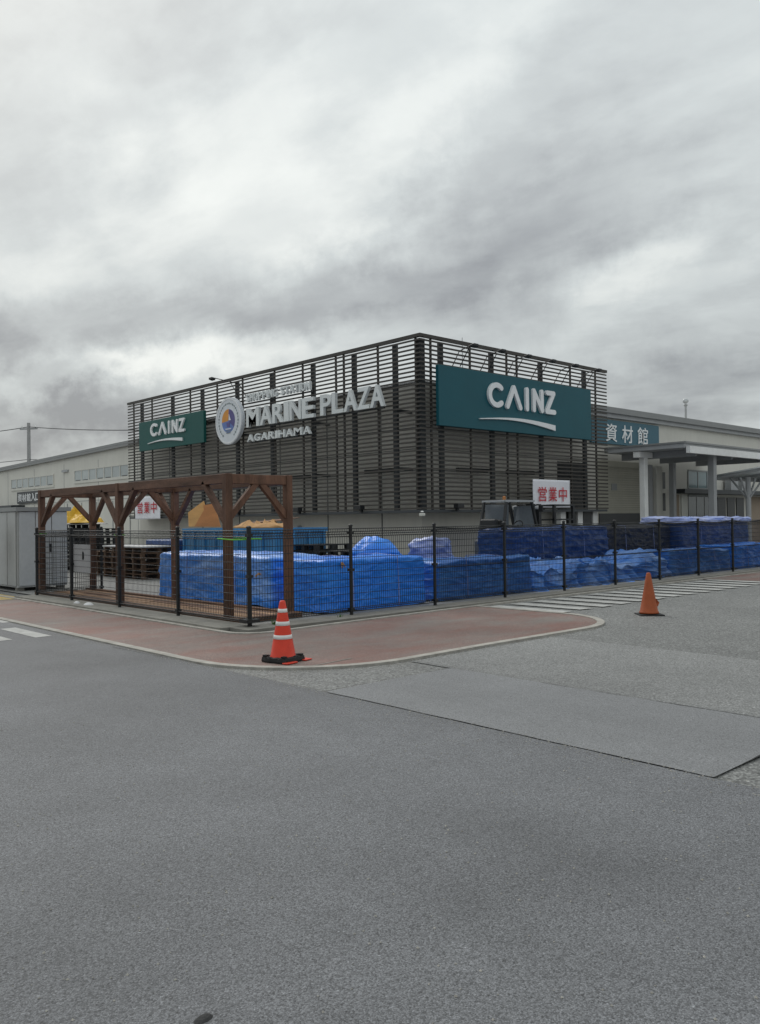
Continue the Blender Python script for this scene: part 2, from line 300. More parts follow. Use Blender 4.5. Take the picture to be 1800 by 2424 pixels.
# ------------------------------------------------------------------ helpers
def tag(o, label=None, cat=None, group=None, kind=None):
    if label: o['label'] = label
    if cat: o['category'] = cat
    if group: o['group'] = group
    if kind: o['kind'] = kind
    return o
def empty(name, loc, label, cat, group=None, rz=0.):
    o = bpy.data.objects.new(name, None); o.empty_display_size = .2; o.location = loc; o.rotation_euler = (0, 0, rz)
    col.objects.link(o); return tag(o, label, cat, group)
WL = {}
def wloc(o):
    v = Vector((0, 0, 0))
    while o: v += o.location; o = o.parent
    return v
class MB:
    def __init__(s): s.v = []; s.f = []
    def add(s, vs, fs):
        k = len(s.v); s.v += [tuple(p) for p in vs]; s.f += [tuple(i+k for i in q) for q in fs]; return s
    def box(s, a, b):
        (x0, y0, z0), (x1, y1, z1) = a, b
        x0, x1 = min(x0, x1), max(x0, x1); y0, y1 = min(y0, y1), max(y0, y1); z0, z1 = min(z0, z1), max(z0, z1)
        return s.add([(x0, y0, z0), (x1, y0, z0), (x1, y1, z0), (x0, y1, z0), (x0, y0, z1), (x1, y0, z1), (x1, y1, z1), (x0, y1, z1)],
                     [(3, 2, 1, 0), (4, 5, 6, 7), (0, 1, 5, 4), (1, 2, 6, 5), (2, 3, 7, 6), (3, 0, 4, 7)])
    def cbox(s, c, d): return s.box([c[i]-d[i]/2 for i in range(3)], [c[i]+d[i]/2 for i in range(3)])
    def bar(s, a, b, wd, ht, up=(0, 0, 1)):
        a, b = Vector(a), Vector(b); t = (b-a).normalized(); u = Vector(up)
        sd_ = t.cross(u); sd_ = sd_.normalized() if sd_.length > 1e-4 else t.cross(Vector((1, 0, 0))).normalized()
        u = sd_.cross(t); p = []
        for q in (a, b):
            for i, j in ((-1, -1), (1, -1), (1, 1), (-1, 1)): p.append(q+sd_*i*wd/2+u*j*ht/2)
        return s.add(p, [(0, 1, 2, 3), (7, 6, 5, 4), (0, 4, 5, 1), (1, 5, 6, 2), (2, 6, 7, 3), (3, 7, 4, 0)])
    def tube(s, pts, r, n=8, cap=True):
        pts = [Vector(p) for p in pts]; rings = []
        for i, p in enumerate(pts):
            t = (pts[min(i+1, len(pts)-1)]-pts[max(i-1, 0)]).normalized()
            a = t.cross(Vector((0, 0, 1)));  a = a.normalized() if a.length > 1e-3 else Vector((1, 0, 0)); b = t.cross(a)
            rr = r[i] if isinstance(r, (list, tuple)) else r
            rings.append([p+(a*math.cos(2*math.pi*k/n)+b*math.sin(2*math.pi*k/n))*rr for k in range(n)])
        vs = [q for g in rings for q in g]; fs = []
        for i in range(len(pts)-1):
            for k in range(n): fs.append((i*n+k, i*n+(k+1) % n, (i+1)*n+(k+1) % n, (i+1)*n+k))
        if cap: fs += [tuple(range(n))[::-1], tuple(range((len(pts)-1)*n, len(pts)*n))]
        return s.add(vs, fs)
    def lathe(s, c, prof, n=28, sq=0):
        vs = []; fs = []
        for (rad, z) in prof:
            for k in range(n):
                a = 2*math.pi*k/n; vs.append((c[0]+rad*math.cos(a), c[1]+rad*math.sin(a), c[2]+z))
        for i in range(len(prof)-1):
            for k in range(n): fs.append((i*n+k, i*n+(k+1) % n, (i+1)*n+(k+1) % n, (i+1)*n+k))
        fs += [tuple(range(n))[::-1], tuple(range((len(prof)-1)*n, len(prof)*n))]
        return s.add(vs, fs)
    def poly(s, pts, d, T=lambda u, v, w_: (u, v, w_)):
        """closed outline (u,v) extruded from w=0 to w=d, placed by T"""
        n = len(pts); vs = [T(u, v, 0) for u, v in pts]+[T(u, v, d) for u, v in pts]
        fs = [tuple(range(n))[::-1], tuple(range(n, 2*n))]+[(i, (i+1) % n, n+(i+1) % n, n+i) for i in range(n)]
        return s.add(vs, fs)
    def sheet(s, pts, z): return s.add([(x, y, z) for x, y in pts], [tuple(range(len(pts)))])
    def build(s, name, mat, parent=None, loc=None, bevel=0, smooth=False, local=False, flip=False, kind=None):
        off = Vector((0, 0, 0))
        if parent is not None and not local: off = wloc(parent)
        if loc is not None: off = off+Vector(loc) if parent is None else off
        me = bpy.data.meshes.new(name); me.from_pydata([tuple(Vector(p)-off) for p in s.v], [], s.f)
        bm = bmesh.new(); bm.from_mesh(me); bmesh.ops.recalc_face_normals(bm, faces=bm.faces)
        if bevel: bmesh.ops.bevel(bm, geom=bm.edges[:], offset=bevel, segments=1, affect='EDGES', clamp_overlap=True)
        bm.to_mesh(me); bm.free()
        if smooth:
            for p in me.polygons: p.use_smooth = True
        me.materials.append(MATS[mat]); o = bpy.data.objects.new(name, me); col.objects.link(o)
        if parent is not None: o.parent = parent
        elif loc is not None: o.location = loc
        if kind: o['kind'] = kind
        return o
def struct(name, mb, mat): return tag(mb.build(name, mat), kind='structure')
def copy_tree(o, parent=None):
    c = o.copy(); col.objects.link(c); c.parent = parent
    for ch in list(o.children): copy_tree(ch, c)
    return c
ORD = ['bottom', 'second', 'third', 'fourth', 'fifth', 'sixth', 'seventh', 'eighth', 'ninth', 'tenth', 'eleventh', 'twelfth']
TL = lambda x0: (lambda u, v, w_: (x0-w_, -u, v))       # left facade frame: u = -y, v = z, w out of the wall
TR = lambda y0: (lambda u, v, w_: (u, y0-w_, v))        # right facade frame: u = x

# glyphs from the built-in font (latin and kanji), made once
GL = {}
def prep_glyphs(chars, bold):
    tmp = []
    for ch in chars:
        c = bpy.data.curves.new('glyph', 'FONT'); c.body = ch; c.size = 1; c.extrude = 0; c.offset = bold; c.resolution_u = 4; c.fill_mode = 'FRONT'
        o = bpy.data.objects.new('glyph', c); col.objects.link(o); tmp.append((ch, o, c))
    dg = bpy.context.evaluated_depsgraph_get(); dg.update()
    for ch, o, c in tmp:
        me = bpy.data.meshes.new_from_object(o.evaluated_get(dg))
        bm = bmesh.new(); bm.from_mesh(me); bmesh.ops.remove_doubles(bm, verts=bm.verts, dist=1e-5)
        bmesh.ops.dissolve_degenerate(bm, edges=bm.edges, dist=1e-5)
        vs = [v.co.copy() for v in bm.verts]; bm.verts.index_update()
        fs = [tuple(v.index for v in f.verts) for f in bm.faces]
        es = [tuple((l_.vert.index, l_.link_loop_next.vert.index)) for e_ in bm.edges if len(e_.link_faces) == 1 for l_ in e_.link_loops]
        bm.free(); bpy.data.meshes.remove(me)
        GL[ch] = (vs, fs, es); bpy.data.objects.remove(o); bpy.data.curves.remove(c)
prep_glyphs('MARINEPLZGHOTSCDKB', .022); prep_glyphs('営業中資材館入口', .006)
def glyph(ch, u0, u1, v0, v1, d, T):
    vs, fs, es = GL[ch]
    xs = [p.x for p in vs]; ys = [p.y for p in vs]; ax, bx, ay, by = min(xs), max(xs), min(ys), max(ys)
    q = [(u0+(p.x-ax)/(bx-ax)*(u1-u0), v0+(p.y-ay)/(by-ay)*(v1-v0)) for p in vs]; n = len(q)
    mb = MB(); mb.add([T(u, v, d) for u, v in q]+[T(u, v, 0) for u, v in q], fs+[tuple(reversed([i+n for i in f])) for f in fs]+[(b, a, a+n, b+n) for a, b in es])
    return mb
def stroke(pts, wd):
    """outline of a thick polyline with round joins and caps"""
    pts = [Vector(p) for p in pts]; h = wd/2; Lf, Rt = [], []
    def arc(c, a0, a1, k=6): return [c+Vector((math.cos(a0+(a1-a0)*i/k), math.sin(a0+(a1-a0)*i/k)))*h for i in range(k+1)]
    n = len(pts)
    for i in range(1, n-1):
        t0 = (pts[i]-pts[i-1]).normalized(); t1 = (pts[i+1]-pts[i]).normalized()
        n0 = Vector((-t0.y, t0.x)); n1_ = Vector((-t1.y, t1.x)); cr = t0.x*t1.y-t0.y*t1.x
        bis = (n0+n1_); bis = bis.normalized(); mit = h/max(.2, bis.dot(n0))
        a0 = math.atan2(n0.y, n0.x); dlt = math.atan2(cr, t0.dot(t1))
        if cr > 0:      # left turn: left side is inner
            Lf.append(pts[i]+bis*mit); Rt += arc(pts[i], a0+math.pi, a0+math.pi+dlt)
        else:
            Rt.append(pts[i]-bis*mit); Lf += arc(pts[i], a0, a0+dlt)
    t0 = (pts[1]-pts[0]).normalized(); t1 = (pts[-1]-pts[-2]).normalized()
    a0 = math.atan2(t0.y, t0.x); a1 = math.atan2(t1.y, t1.x)
    capS = arc(pts[0], a0+math.pi*1.5, a0+math.pi*.5); capE = arc(pts[-1], a1+math.pi*.5, a1-math.pi*.5)
    return [tuple(p) for p in capS+Lf+capE+Rt[::-1]]

# ================================================================== GROUND
g = MB().sheet([(-600, -600), (900, -600), (900, 900), (-600, 900)], -.012); struct('ground', g, 'asphalt_coarse')
def wavy(p, q, n, amp, sd_):
    out_ = []
    for i in range(n+1):
        t = i/n; x = p[0]+(q[0]-p[0])*t; y = p[1]+(q[1]-p[1])*t
        k = amp*noise.noise(Vector((x*2.3+sd_, y*2.3, sd_))) + .4*amp*noise.noise(Vector((x*9+sd_, y*9, sd_)))
        out_.append((x+k, y+k))
    return out_
# old road surface this side of the long seam
struct('road', MB().sheet([(-40, -30), (5.055, -30)]+wavy((5.055, -4), (5.06, 9.5), 90, .012, 1)+[(5.06, 40), (5.06, 120), (-40, 120)], 0.), 'asphalt_near')
struct('asphalt_patch', MB().sheet(wavy((5.078, 2.46), (6.8, 2.46), 14, .012, 3)+wavy((6.82, 2.46), (6.84, 6.25), 30, .014, 4)+wavy((6.8, 6.27), (5.085, 6.26), 14, .012, 5)+wavy((5.078, 6.2), (5.078, 2.5), 30, .010, 6), 0.), 'asphalt_patch')
struct('road_strip', MB().sheet(wavy((6.848, -12), (6.852, 6.9), 80, .010, 7)+[(9.6, 6.9)]+wavy((9.6, 6.9), (9.3, -12), 40, .05, 9), -.004), 'asphalt_strip')
def crack(pts, w0, sd_):
    mb = MB(); rnd = random.Random(sd_); P = []
    for a, b in zip(pts[:-1], pts[1:]):
        P += wavy(a, b, max(4, int((Vector(b)-Vector(a)).length*7)), .012, sd_)[:-1]
    P.append(pts[-1]); lft, rgt = [], []
    for i, p in enumerate(P):
        t = (Vector(P[min(i+1, len(P)-1)])-Vector(P[max(i-1, 0)])).normalized(); nn = Vector((-t.y, t.x))
        ww = w0*max(.08, .55+1.5*noise.noise(Vector((p[0]*.9, p[1]*.9, sd_)))+.5*noise.noise(Vector((p[0]*6, p[1]*6, sd_))))
        lft.append(Vector(p)+nn*ww/2); rgt.append(Vector(p)-nn*ww/2)
    k = len(P); return mb.add([(p.x, p.y, .004) for p in lft+rgt], [(i, i+1, k+i+1, k+i) for i in range(k-1)])
struct('seam', crack([(5.03, 9.2), (5.06, 7.4), (5.07, 5.2), (5.07, 2.4), (5.07, -3)], .008, 1), 'crack')
struct('seam', crack([(6.9, 6.95), (6.86, 5.5), (6.846, 4.5), (6.846, 2.6)], .006, 2), 'crack')
struct('seam', crack([(5.08, 6.27), (6.1, 6.28), (6.82, 6.27)], .009, 3), 'crack')
struct('seam', crack([(5.07, 2.45), (5.4, 2.45), (5.8, 2.46), (6.84, 2.45)], .020, 4), 'crack')
struct('seam', crack([(4.98, 10.6), (5.0, 9.6), (5.03, 9.2)], .012, 5), 'crack')
# red pavement with flush kerb lines
def arcpts(cx, cy, r, a0, a1, n=12): return [(cx+r*math.cos(R(a0+(a1-a0)*i/n)), cy+r*math.sin(R(a0+(a1-a0)*i/n))) for i in range(n+1)]
OUT = [(5.13, 60), (5.13, 9.0)]+arcpts(6.85, 8.75, 1.72, 180, 270, 14)+[(8.5, 7.06), (10.5, 7.04)]+arcpts(10.6, 8.44, 1.40, 270, 360, 14)+[(11.98, 9.9), (11.98, 10.3)]
def band(path, wd, z0, z1):
    mb = MB(); P = [Vector(p) for p in path]; lft, rgt = [], []
    for i, p in enumerate(P):
        t = (P[min(i+1, len(P)-1)]-P[max(i-1, 0)]).normalized(); nn = Vector((-t.y, t.x)); lft.append(p+nn*wd/2); rgt.append(p-nn*wd/2)
    k = len(P); vs = [(p.x, p.y, z1) for p in lft+rgt]+[(p.x, p.y, z0) for p in lft+rgt]; fs = []
    for i in range(k-1): fs += [(i, i+1, k+i+1, k+i), (2*k+i, 2*k+i+1, i+1, i), (k+i, k+i+1, 3*k+i+1, 3*k+i)]
    return mb.add(vs, fs)
INN = [(6.76, 60), (6.76, 10.75)]+arcpts(7.26, 10.65, .5, 180, 270, 8)+[(8.2, 10.22), (12.2, 10.32), (40, 10.32)]
struct('pavement', MB().sheet(OUT+[(11.9, 10.32), (6.8, 10.32), (6.78, 60)], .004), 'asphalt_red')
struct('pavement', MB().sheet([(21.0, 8.85), (60, 8.85), (60, 10.3), (20.8, 10.3)], .004), 'asphalt_red')
struct('kerb', band(OUT, .115, -.02, .016), 'kerb')
struct('kerb', band(INN, .085, -.02, .022), 'kerb')
struct('kerb', band([(20.9, 8.82), (60, 8.82)], .12, -.02, .016), 'kerb')
struct('painted_line', MB().sheet([(5.75, 7.46), (5.76, 7.44), (6.5, 7.51), (6.49, 7.54)], .008), 'concrete')
struct('footing_strip', MB().box((6.80, 10.85, -.02), (7.36, 19.3, .05)), 'concrete')
struct('footing_strip', MB().box((6.95, 10.36, -.02), (40, 10.84, .046)), 'concrete')
struct('yard', MB().sheet([(7.36, 10.84), (60, 10.84), (60, 80), (7.36, 80)], .012), 'asphalt_yard')
struct('tactile_strip', MB().sheet([(6.2, 19.4), (6.95, 19.4), (6.95, 20.9), (6.2, 20.9)], .008), 'tactile')
struct('pavement_apron', MB().sheet([(5.2, 18.9), (6.72, 18.9), (6.72, 60), (5.2, 60)], .0065), 'concrete')
struct('tactile_strip', MB().sheet([(5.25, 19.0), (6.70, 19.0), (6.70, 19.35), (5.25, 19.35)], .010), 'tactile')
# zebra stripes
for i in range(14):
    x = 12.05+.655*i
    mb = MB().sheet(wavy((x, 8.52+.03*math.sin(i*2.1)), (x+.34, 8.5), 4, .01, i)+wavy((x+.34, 10.1), (x-.02, 10.12), 4, .01, i+40), .004)
    struct('crossing_stripe', mb, 'road_paint')
for i, (xa, xb, ya, yb) in enumerate([(4.62, 4.86, 12.28, 13.75), (4.06, 4.31, 12.3, 13.75), (3.5, 3.75, 12.3, 13.75), (4.93, 5.06, 14.55, 16.)]):
    struct('crossing_stripe', MB().sheet(wavy((xa, ya), (xb, ya+.02), 4, .01, i+80)+wavy((xb, yb), (xa, yb), 4, .01, i+90), .004), 'road_paint')

# ================================================================== BUILDING
QX, QY, LL, LR, ZB, ZT = 20.04, 19.55, 20.85, 11.1, 1.92, 7.78
b_ = empty('store_building', (21, 20.5, 0), 'large beige store with a dark louvred upper screen round its corner', 'building')
WX, WY = 21.0, 20.5
# core wall behind the screen and the two wings
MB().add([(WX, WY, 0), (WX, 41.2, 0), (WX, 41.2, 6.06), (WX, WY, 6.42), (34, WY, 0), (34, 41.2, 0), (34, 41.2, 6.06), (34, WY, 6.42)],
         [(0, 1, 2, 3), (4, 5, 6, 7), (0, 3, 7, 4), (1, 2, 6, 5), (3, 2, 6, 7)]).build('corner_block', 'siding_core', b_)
MB().add([(WX+.003, 41.2, 0), (WX+.003, 90, 0), (WX+.003, 90, 5.05), (WX+.003, 41.2, 6.0), (34, 41.2, 0), (34, 90, 0), (34, 90, 5.05), (34, 41.2, 6.)],
         [(0, 1, 2, 3), (4, 5, 6, 7), (0, 3, 7, 4), (1, 2, 6, 5), (3, 2, 6, 7)]).build('wing_wall', 'siding', b_)
MB().box((34, WY+.003, 0), (78, 38, 6.22)).build('wing_wall', 'siding', b_)
# wall panels of the left wing and its eaves trim
for i in range(10):
    y = 41.4+i*4.8
    MB().box((WX-.004, y, .3), (WX+.02, y+.035, 5.3)).build('panel_joint', 'window_frame', b_)
MB().bar((WX-.05, 41.0, 6.02), (WX-.05, 90, 5.07), .28, .14).build('eaves_trim', 'roof_trim', b_)
MB().bar((WX-.14, 41.0, 5.88), (WX-.14, 90, 4.93), .12, .12).build('gutter', 'roof_trim', b_)
MB().box((31.15, WY-.35, 6.2), (78, WY+.3, 6.46)).build('eaves_trim', 'roof_trim', b_)
MB().box((31.15, WY-.20, 6.02), (78, WY+.02, 6.2)).build('gutter', 'grey_steel', b_)
MB().box((WX-.03, WY-.03, 6.42), (34.03, 41.2, 6.47)).build('roof', 'roof', b_)
# joints in the core cladding
for z in (2.6, 3.35, 4.1, 4.85, 5.6):
    MB().box((WX-.006, WY, z), (WX+.02, 41.2, z+.022)).build('cladding_joint', 'post_steel', b_)
    MB().box((WX, WY-.006, z), (31, WY+.02, z+.022)).build('cladding_joint', 'post_steel', b_)
for y in [22.5+3.1*i for i in range(6)]:
    MB().box((WX-.012, y, .1), (WX+.02, y+.045, 6.3)).build('downpipe', 'post_steel', b_)
# louvre slats
NS = 39; pit = (ZT-ZB-.10)/NS
for i in range(NS):
    z = ZB+.06+i*pit
    MB().box((QX-.018, QY-.018, z), (QX+.018, QY+LL+.12, z+.056)).build('slat', 'slat', b_)
    MB().box((QX+.022, QY-.018, z), (QX+LR+.12, QY+.018, z+.056)).build('slat', 'slat', b_)
MB().box((QX-.05, QY-.05, ZT-.07), (QX+.09, QY+LL+.12, ZT+.04)).build('top_rail', 'slat', b_)
MB().box((QX+.095, QY-.05, ZT-.07), (QX+LR+.12, QY+.09, ZT+.04)).build('top_rail', 'slat', b_)
MB().box((QX-.035, QY-.035, ZB-.05), (QX+.9, QY+LL, ZB+.04)).build('bottom_ledge', 'post_steel', b_)
MB().box((QX+.905, QY-.035, ZB-.05), (QX+LR, QY+.9, ZB+.04)).build('bottom_ledge', 'post_steel', b_)
# main posts (broad) and mullions (thin) behind the slats
for y in (39.4, 36.3, 33.6, 30.75, 28.2, 25.5, 23.1, 20.95):
    MB().box((QX+.16, y-.10, ZB), (QX+.26, y+.10, ZT-.08)).build('screen_post', 'post_steel', b_)
for y in (39.98, 38.06, 34.4, 32.1, 30.1, 27.8, 25.95, 23.95, 23.5, 21.66, 19.8):
    MB().box((QX+.025, y-.035, ZB), (QX+.08, y+.035, ZT-.08)).build('mullion', 'slat', b_)
for x in (21.25, 23.95, 26.92, 29.9):
    MB().box((x-.10, QY+.16, ZB), (x+.10, QY+.26, ZT-.08)).build('screen_post', 'post_steel', b_)
MB().box((QX+.12, QY+.12, ZB), (QX+.36, QY+.36, ZT-.08)).build('screen_post', 'post_steel', b_)
for x in (20.6, 22.6, 24.65, 25.25, 28.7, 30.5):
    MB().box((x-.035, QY+.025, ZB), (x+.035, QY+.08, ZT-.08)).build('mullion', 'slat', b_)
# struts tying the screen back to the wall
for y in (36.3, 30.75, 25.5, 20.95):
    for z in (3.4, 5.4): MB().bar((QX+.28, y, z), (WX, y, z), .1, .1).build('tie_strut', 'post_steel', b_)
for x in (23.95, 26.92, 29.9):
    for z in (3.4, 5.4): MB().bar((x, QY+.28, z), (x, WY, z), .1, .1).build('tie_strut', 'post_steel', b_)
for y in (37.4, 29.6, 26.9, 22.2):      # dark brackets seen through the slats
    MB().box((QX+.45, y-.7, 3.32), (QX+.6, y+.7, 3.46)).build('cable_tray', 'dark_metal', b_)
for x in (23.2, 26.0):
    MB().box((x-.8, QY+.45, 3.32), (x+.8, QY+.6, 3.46)).build('cable_tray', 'dark_metal', b_)
# dark recessed doorway behind the right-hand end and white piers under it
MB().box((29.0, WY-.05, 0), (31.0, WY-.004, 3.95)).build('doorway', 'dark_door', b_)
for x in (28.45, 29.65, 30.75):
    MB().box((x-.17, QY+.3, 0), (x+.17, QY+.62, ZB-.05)).build('pier', 'white_steel', b_)
MB().box((28.85, QY+.32, 0), (29.4, QY+.4, ZB-.06)).build('gate_leaf', 'dark_door', b_)
MB().box((29.9, QY+.32, 0), (30.5, QY+.4, ZB-.06)).build('gate_leaf', 'dark_door', b_)
# ribbon windows of the left wing
def ribbon(y0, y1, z0, z1, n):
    f = MB(); t = .07
    f.box((WX-.05, y0-t, z0-t-.08), (WX+.01, y1+t, z0)); f.box((WX-.05, y0-t, z1), (WX+.01, y1+t, z1+t))
    st_ = (y1-y0)/n
    for i in range(n+1): f.box((WX-.05, y0+i*st_-t/2, z0), (WX+.01, y0+i*st_+t/2, z1))
    fo = f.build('window', 'siding', b_)
    for i in range(n): 
        MB().box((WX-.02, y0+i*st_+t/2, z0+.001), (WX-.004, y0+(i+1)*st_-t/2, z1-.001)).build('pane', 'pane_milky', fo)
        if i % 3 != 1: MB().box((WX-.035, y0+i*st_+.2, z0+.002), (WX-.022, y0+(i+1)*st_-.2, z0+.05)).build('vent_slot', 'dark_door', fo)
ribbon(42.4, 49.4, 4.2, 4.8, 7); ribbon(52.6, 59.9, 4.12, 4.72, 7)
MB().box((WX-.12, 50.3, 4.82), (WX-.003, 51.1, 4.95)).build('wall_lamp', 'grey_steel', b_)
# horizontal joint and awning band low on the left wing
MB().box((WX-.01, 41.2, 2.98), (WX+.02, 90, 3.01)).build('panel_joint', 'window_frame', b_)
MB().box((WX-.9, 57.5, 2.62), (WX-.004, 80, 2.95)).build('awning', 'sign_dark', b_)
for i in range(7): MB().box((WX-.025, 42.3+i*2.05, .02), (WX-.004, 42.36+i*2.05, 2.9)).build('panel_joint', 'window_frame', b_)
# right wing: shutter bay
sh = MB().box((31.9, WY-.06, 3.86), (35.85, WY-.004, 4.12)).build('shutter', 'shutter', b_)
for i in range(20): MB().box((32.0, WY-.035, 1.80+i*.103), (35.7, WY-.008, 1.80+i*.103+.088)).build('shutter_slat', 'shutter', sh)
MB().box((32.0, WY-.05, 0), (35.7, WY-.005, 1.795)).build('doorway', 'dark_door', b_)
MB().box((33.0, WY-.05, 2.82), (33.45, WY-.036, 3.12)).build('notice', 'window_frame', b_)
MB().box((35.95, WY-.2, 0), (36.3, WY-.004, 4.05)).build('pier', 'grey_steel', b_)
MB().box((36.45, WY-.3, 0), (37.0, WY-.004, 4.0)).build('pier', 'siding', b_)
for z0, z1 in ((2.95, 3.75), (1.9, 2.75), (.3, 1.6)): MB().box((37.05, WY-.12, z0), (37.6, WY-.004, z1)).build('vent_grille', 'dark_door', b_)
MB().box((38.3, WY-.75, 2.74), (60, WY-.004, 2.95)).build('awning', 'sign_dark', b_)
wf = MB().box((40.05, WY-.05, 2.99), (43.1, WY-.004, 3.06)).box((40.05, WY-.05, 3.88), (43.1, WY-.004, 3.96)).build('window', 'window_frame', b_)
for i in range(3): MB().box((40.1+i, WY-.03, 3.061), (41.0+i, WY-.006, 3.879)).build('pane', 'window_glass', wf)
for i in range(4): MB().box((40.02+i*1.0, WY-.045, 3.061), (40.09+i*1.0, WY-.006, 3.879)).build('frame', 'window_frame', wf)
MB().box((38.3, WY-.03, 0), (39.1, WY-.004, 2.7)).build('tan_panel', 'tan_wall', b_)
MB().box((39.3, WY-.05, 0), (39.9, WY-.004, 2.68)).build('door', 'cabinet_cream', b_)
ed = MB().box((40.0, WY-.07, 2.6), (42.6, WY-.004, 2.72)).build('entrance', 'window_frame', b_)
for i in range(3): MB().box((40.05+i*.85, WY-.03, .02), (40.82+i*.85, WY-.006, 2.6)).build('door_leaf', 'door_glass', ed)
for i in range(3): MB().box((43.2+i*1.1, WY-.05, 1.0), (44.1+i*1.1, WY-.004, 2.6)).build('window', 'dark_door', b_)
MB().box((47.0, WY-.04, 0), (60, WY-.004, 2.66)).build('tan_panel', 'tan_wall', b_)
for x in (43.9, 45.2): MB().box((x, WY-.45, 2.98), (x+.85, WY-.1, 3.62)).build('air_conditioner', 'grey_steel', b_)
MB().tube([(27.2, 24, 6.4), (27.2, 24, 9.4)], [.03, .015], 6).build('aerial', 'grey_steel', b_)
MB().box((WX-.22, 27.3, .62), (WX-.004, 28.1, 1.45)).build('electrical_box', 'grey_steel', b_)
# small light boxes on the bottom ledge
def spot(loc, label, d):
    t = empty('spotlight', loc, label, 'spotlight', 'small spotlights on the bottom ledge of the louvre screen')
    MB().cbox((0, 0, .06), (.1, .1, .12)).build('bracket', 'dark_metal', t, local=True)
    MB().cbox((d[0]*.08, d[1]*.08, .19), (.22+.1*abs(d[1]), .22+.1*abs(d[0]), .15)).build('head', 'dark_metal', t, local=True, bevel=.01)
for n_, y in zip(('below the CAINZ half of the long side', 'below the round emblem', 'below the words MARINE PLAZA', 'nearest the corner on the long side'), (35.2, 30.2, 26.0, 22.4)):
    spot((QX-.16, y, ZB-.02), 'small black spotlight on the louvre ledge '+n_, (-1, 0))
for n_, x in zip(('nearest the corner on the short side', 'left of the overhead guard on the short side', 'beside the white banner'), (21.6, 23.3, 25.6)):
    spot((x, QY-.16, ZB-.02), 'small black spotlight on the louvre ledge '+n_, (0, -1))
t = empty('security_lamp', (QX-.1, QY-.1, ZB-.17), 'small cream security lamp hanging under the corner of the louvre screen', 'lamp')
MB().cbox((0, 0, .04), (.16, .16, .1)).build('body', 'cabinet_cream', t, local=True, bevel=.02); MB().lathe((0, 0, .12), [(.05, 0), (.06, .02), (.03, .05)], 12).build('cap', 'white_steel', t, local=True)
MB().bar((0, 0, .2), (.1, .1, .25), .03, .03).build('bracket', 'dark_metal', t, local=True)

# ================================================================== SIGNS
def cainz(name, T, u0, u1, v0, v1, lu0, lu1, lv0, lv1, su0, su1, sv0, sv1, label, mat, loc, th=.14, ld=.09):
    t = empty(name, loc, label, 'sign')
    MB().poly([(u0, v0), (u1, v0), (u1, v1), (u0, v1)], th, T).build('board', mat, t, bevel=.01)
    W, H = lu1-lu0, lv1-lv0; s = H*.205
    def U(a): return lu0+s/2+a*(W-s)
    def V(b): return lv0+s/2+b*(H-s)
    rx, ry = (W-s)*.105, (H-s)/2
    Cp = [(U(0)+rx*1.0+rx*1.0*math.cos(R(a)), V(.5)+ry*math.sin(R(a))) for a in range(48, 313, 12)]
    shapes = [('letter_C', Cp), ('letter_A', [(U(.27), V(0)), (U(.372), V(1)), (U(.475), V(0))]), ('letter_I', [(U(.585), V(0)), (U(.585), V(1))]),
              ('letter_N', [(U(.70), V(0)), (U(.70), V(1)), (U(.835), V(0)), (U(.835), V(1))]), ('letter_Z', [(U(.925), V(1)), (U(1.04), V(1)), (U(.915), V(0)), (U(1.05), V(0))])]
    To = lambda u, v, w_: T(u, v, w_+th+.002)
    for n_, p in shapes: MB().poly(stroke(p, s), ld, To).build(n_, 'sign_white', t)
    top, bot = [], []
    for i in range(17):
        a = i/16; x = su0+(su1-su0)*a; arch = math.sin(math.pi*min(1, a*.93+.04))*(sv1-sv0)*1.0
        thick = .03+a**1.3*(sv1-sv0)*1.0
        y = sv0+arch*.85-(sv1-sv0)*.25*a
        top.append((x, y+thick*.5)); bot.append((x, y-thick*.5))
    MB().poly(bot+top[::-1], ld*.8, To).build('swoosh', 'sign_white', t)
    return t
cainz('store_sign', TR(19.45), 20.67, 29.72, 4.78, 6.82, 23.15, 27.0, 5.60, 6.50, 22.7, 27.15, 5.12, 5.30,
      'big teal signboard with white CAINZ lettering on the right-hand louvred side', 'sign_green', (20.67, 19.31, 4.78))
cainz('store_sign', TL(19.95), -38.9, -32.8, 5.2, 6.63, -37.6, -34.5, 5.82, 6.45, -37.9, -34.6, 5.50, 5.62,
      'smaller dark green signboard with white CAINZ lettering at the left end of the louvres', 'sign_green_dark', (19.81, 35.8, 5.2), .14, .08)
# individual letters standing off the long side
ml = empty('lettering_sign', (19.8, 25.2, 5.5), 'white block letters reading MARINE PLAZA AGARIHAMA standing off the long louvred side', 'lettering')
TM = TL(19.88)
def word(txt, u0, u1, v0, v1, d, mat, gap=.10, wts={}):
    ws = [wts.get(c, 1.) for c in txt]; tot = sum(ws); x = u0
    for c, k in zip(txt, ws):
        wd = (u1-u0)*k/tot
        if c != ' ': glyph(c, x+wd*gap/2, x+wd*(1-gap/2), v0, v1, d, TM).build('letter_'+c, mat, ml)
        x += wd
WT = {'I': .45, 'M': 1.25, ' ': .6, 'A': 1.1}
word('MARINE', -29.42, -24.86, 5.54, 6.31, .12, 'letter_white', .08, WT)
word('PLAZA', -24.52, -21.02, 5.54, 6.31, .12, 'letter_white', .05, WT)
word('AGARIHAMA', -29.4, -25.1, 4.94, 5.24, .10, 'letter_white', .14, WT)
word('SHOPPING STATION', -29.46, -25.1, 6.60, 6.92, .10, 'letter_white', .14, WT)
for z in (5.48, 4.9, 6.53): MB().box((19.92, 21.2 if z == 5.48 else 25.1, z), (19.97, 29.4, z+.05)).build('carrier_rail', 'dark_metal', ml)
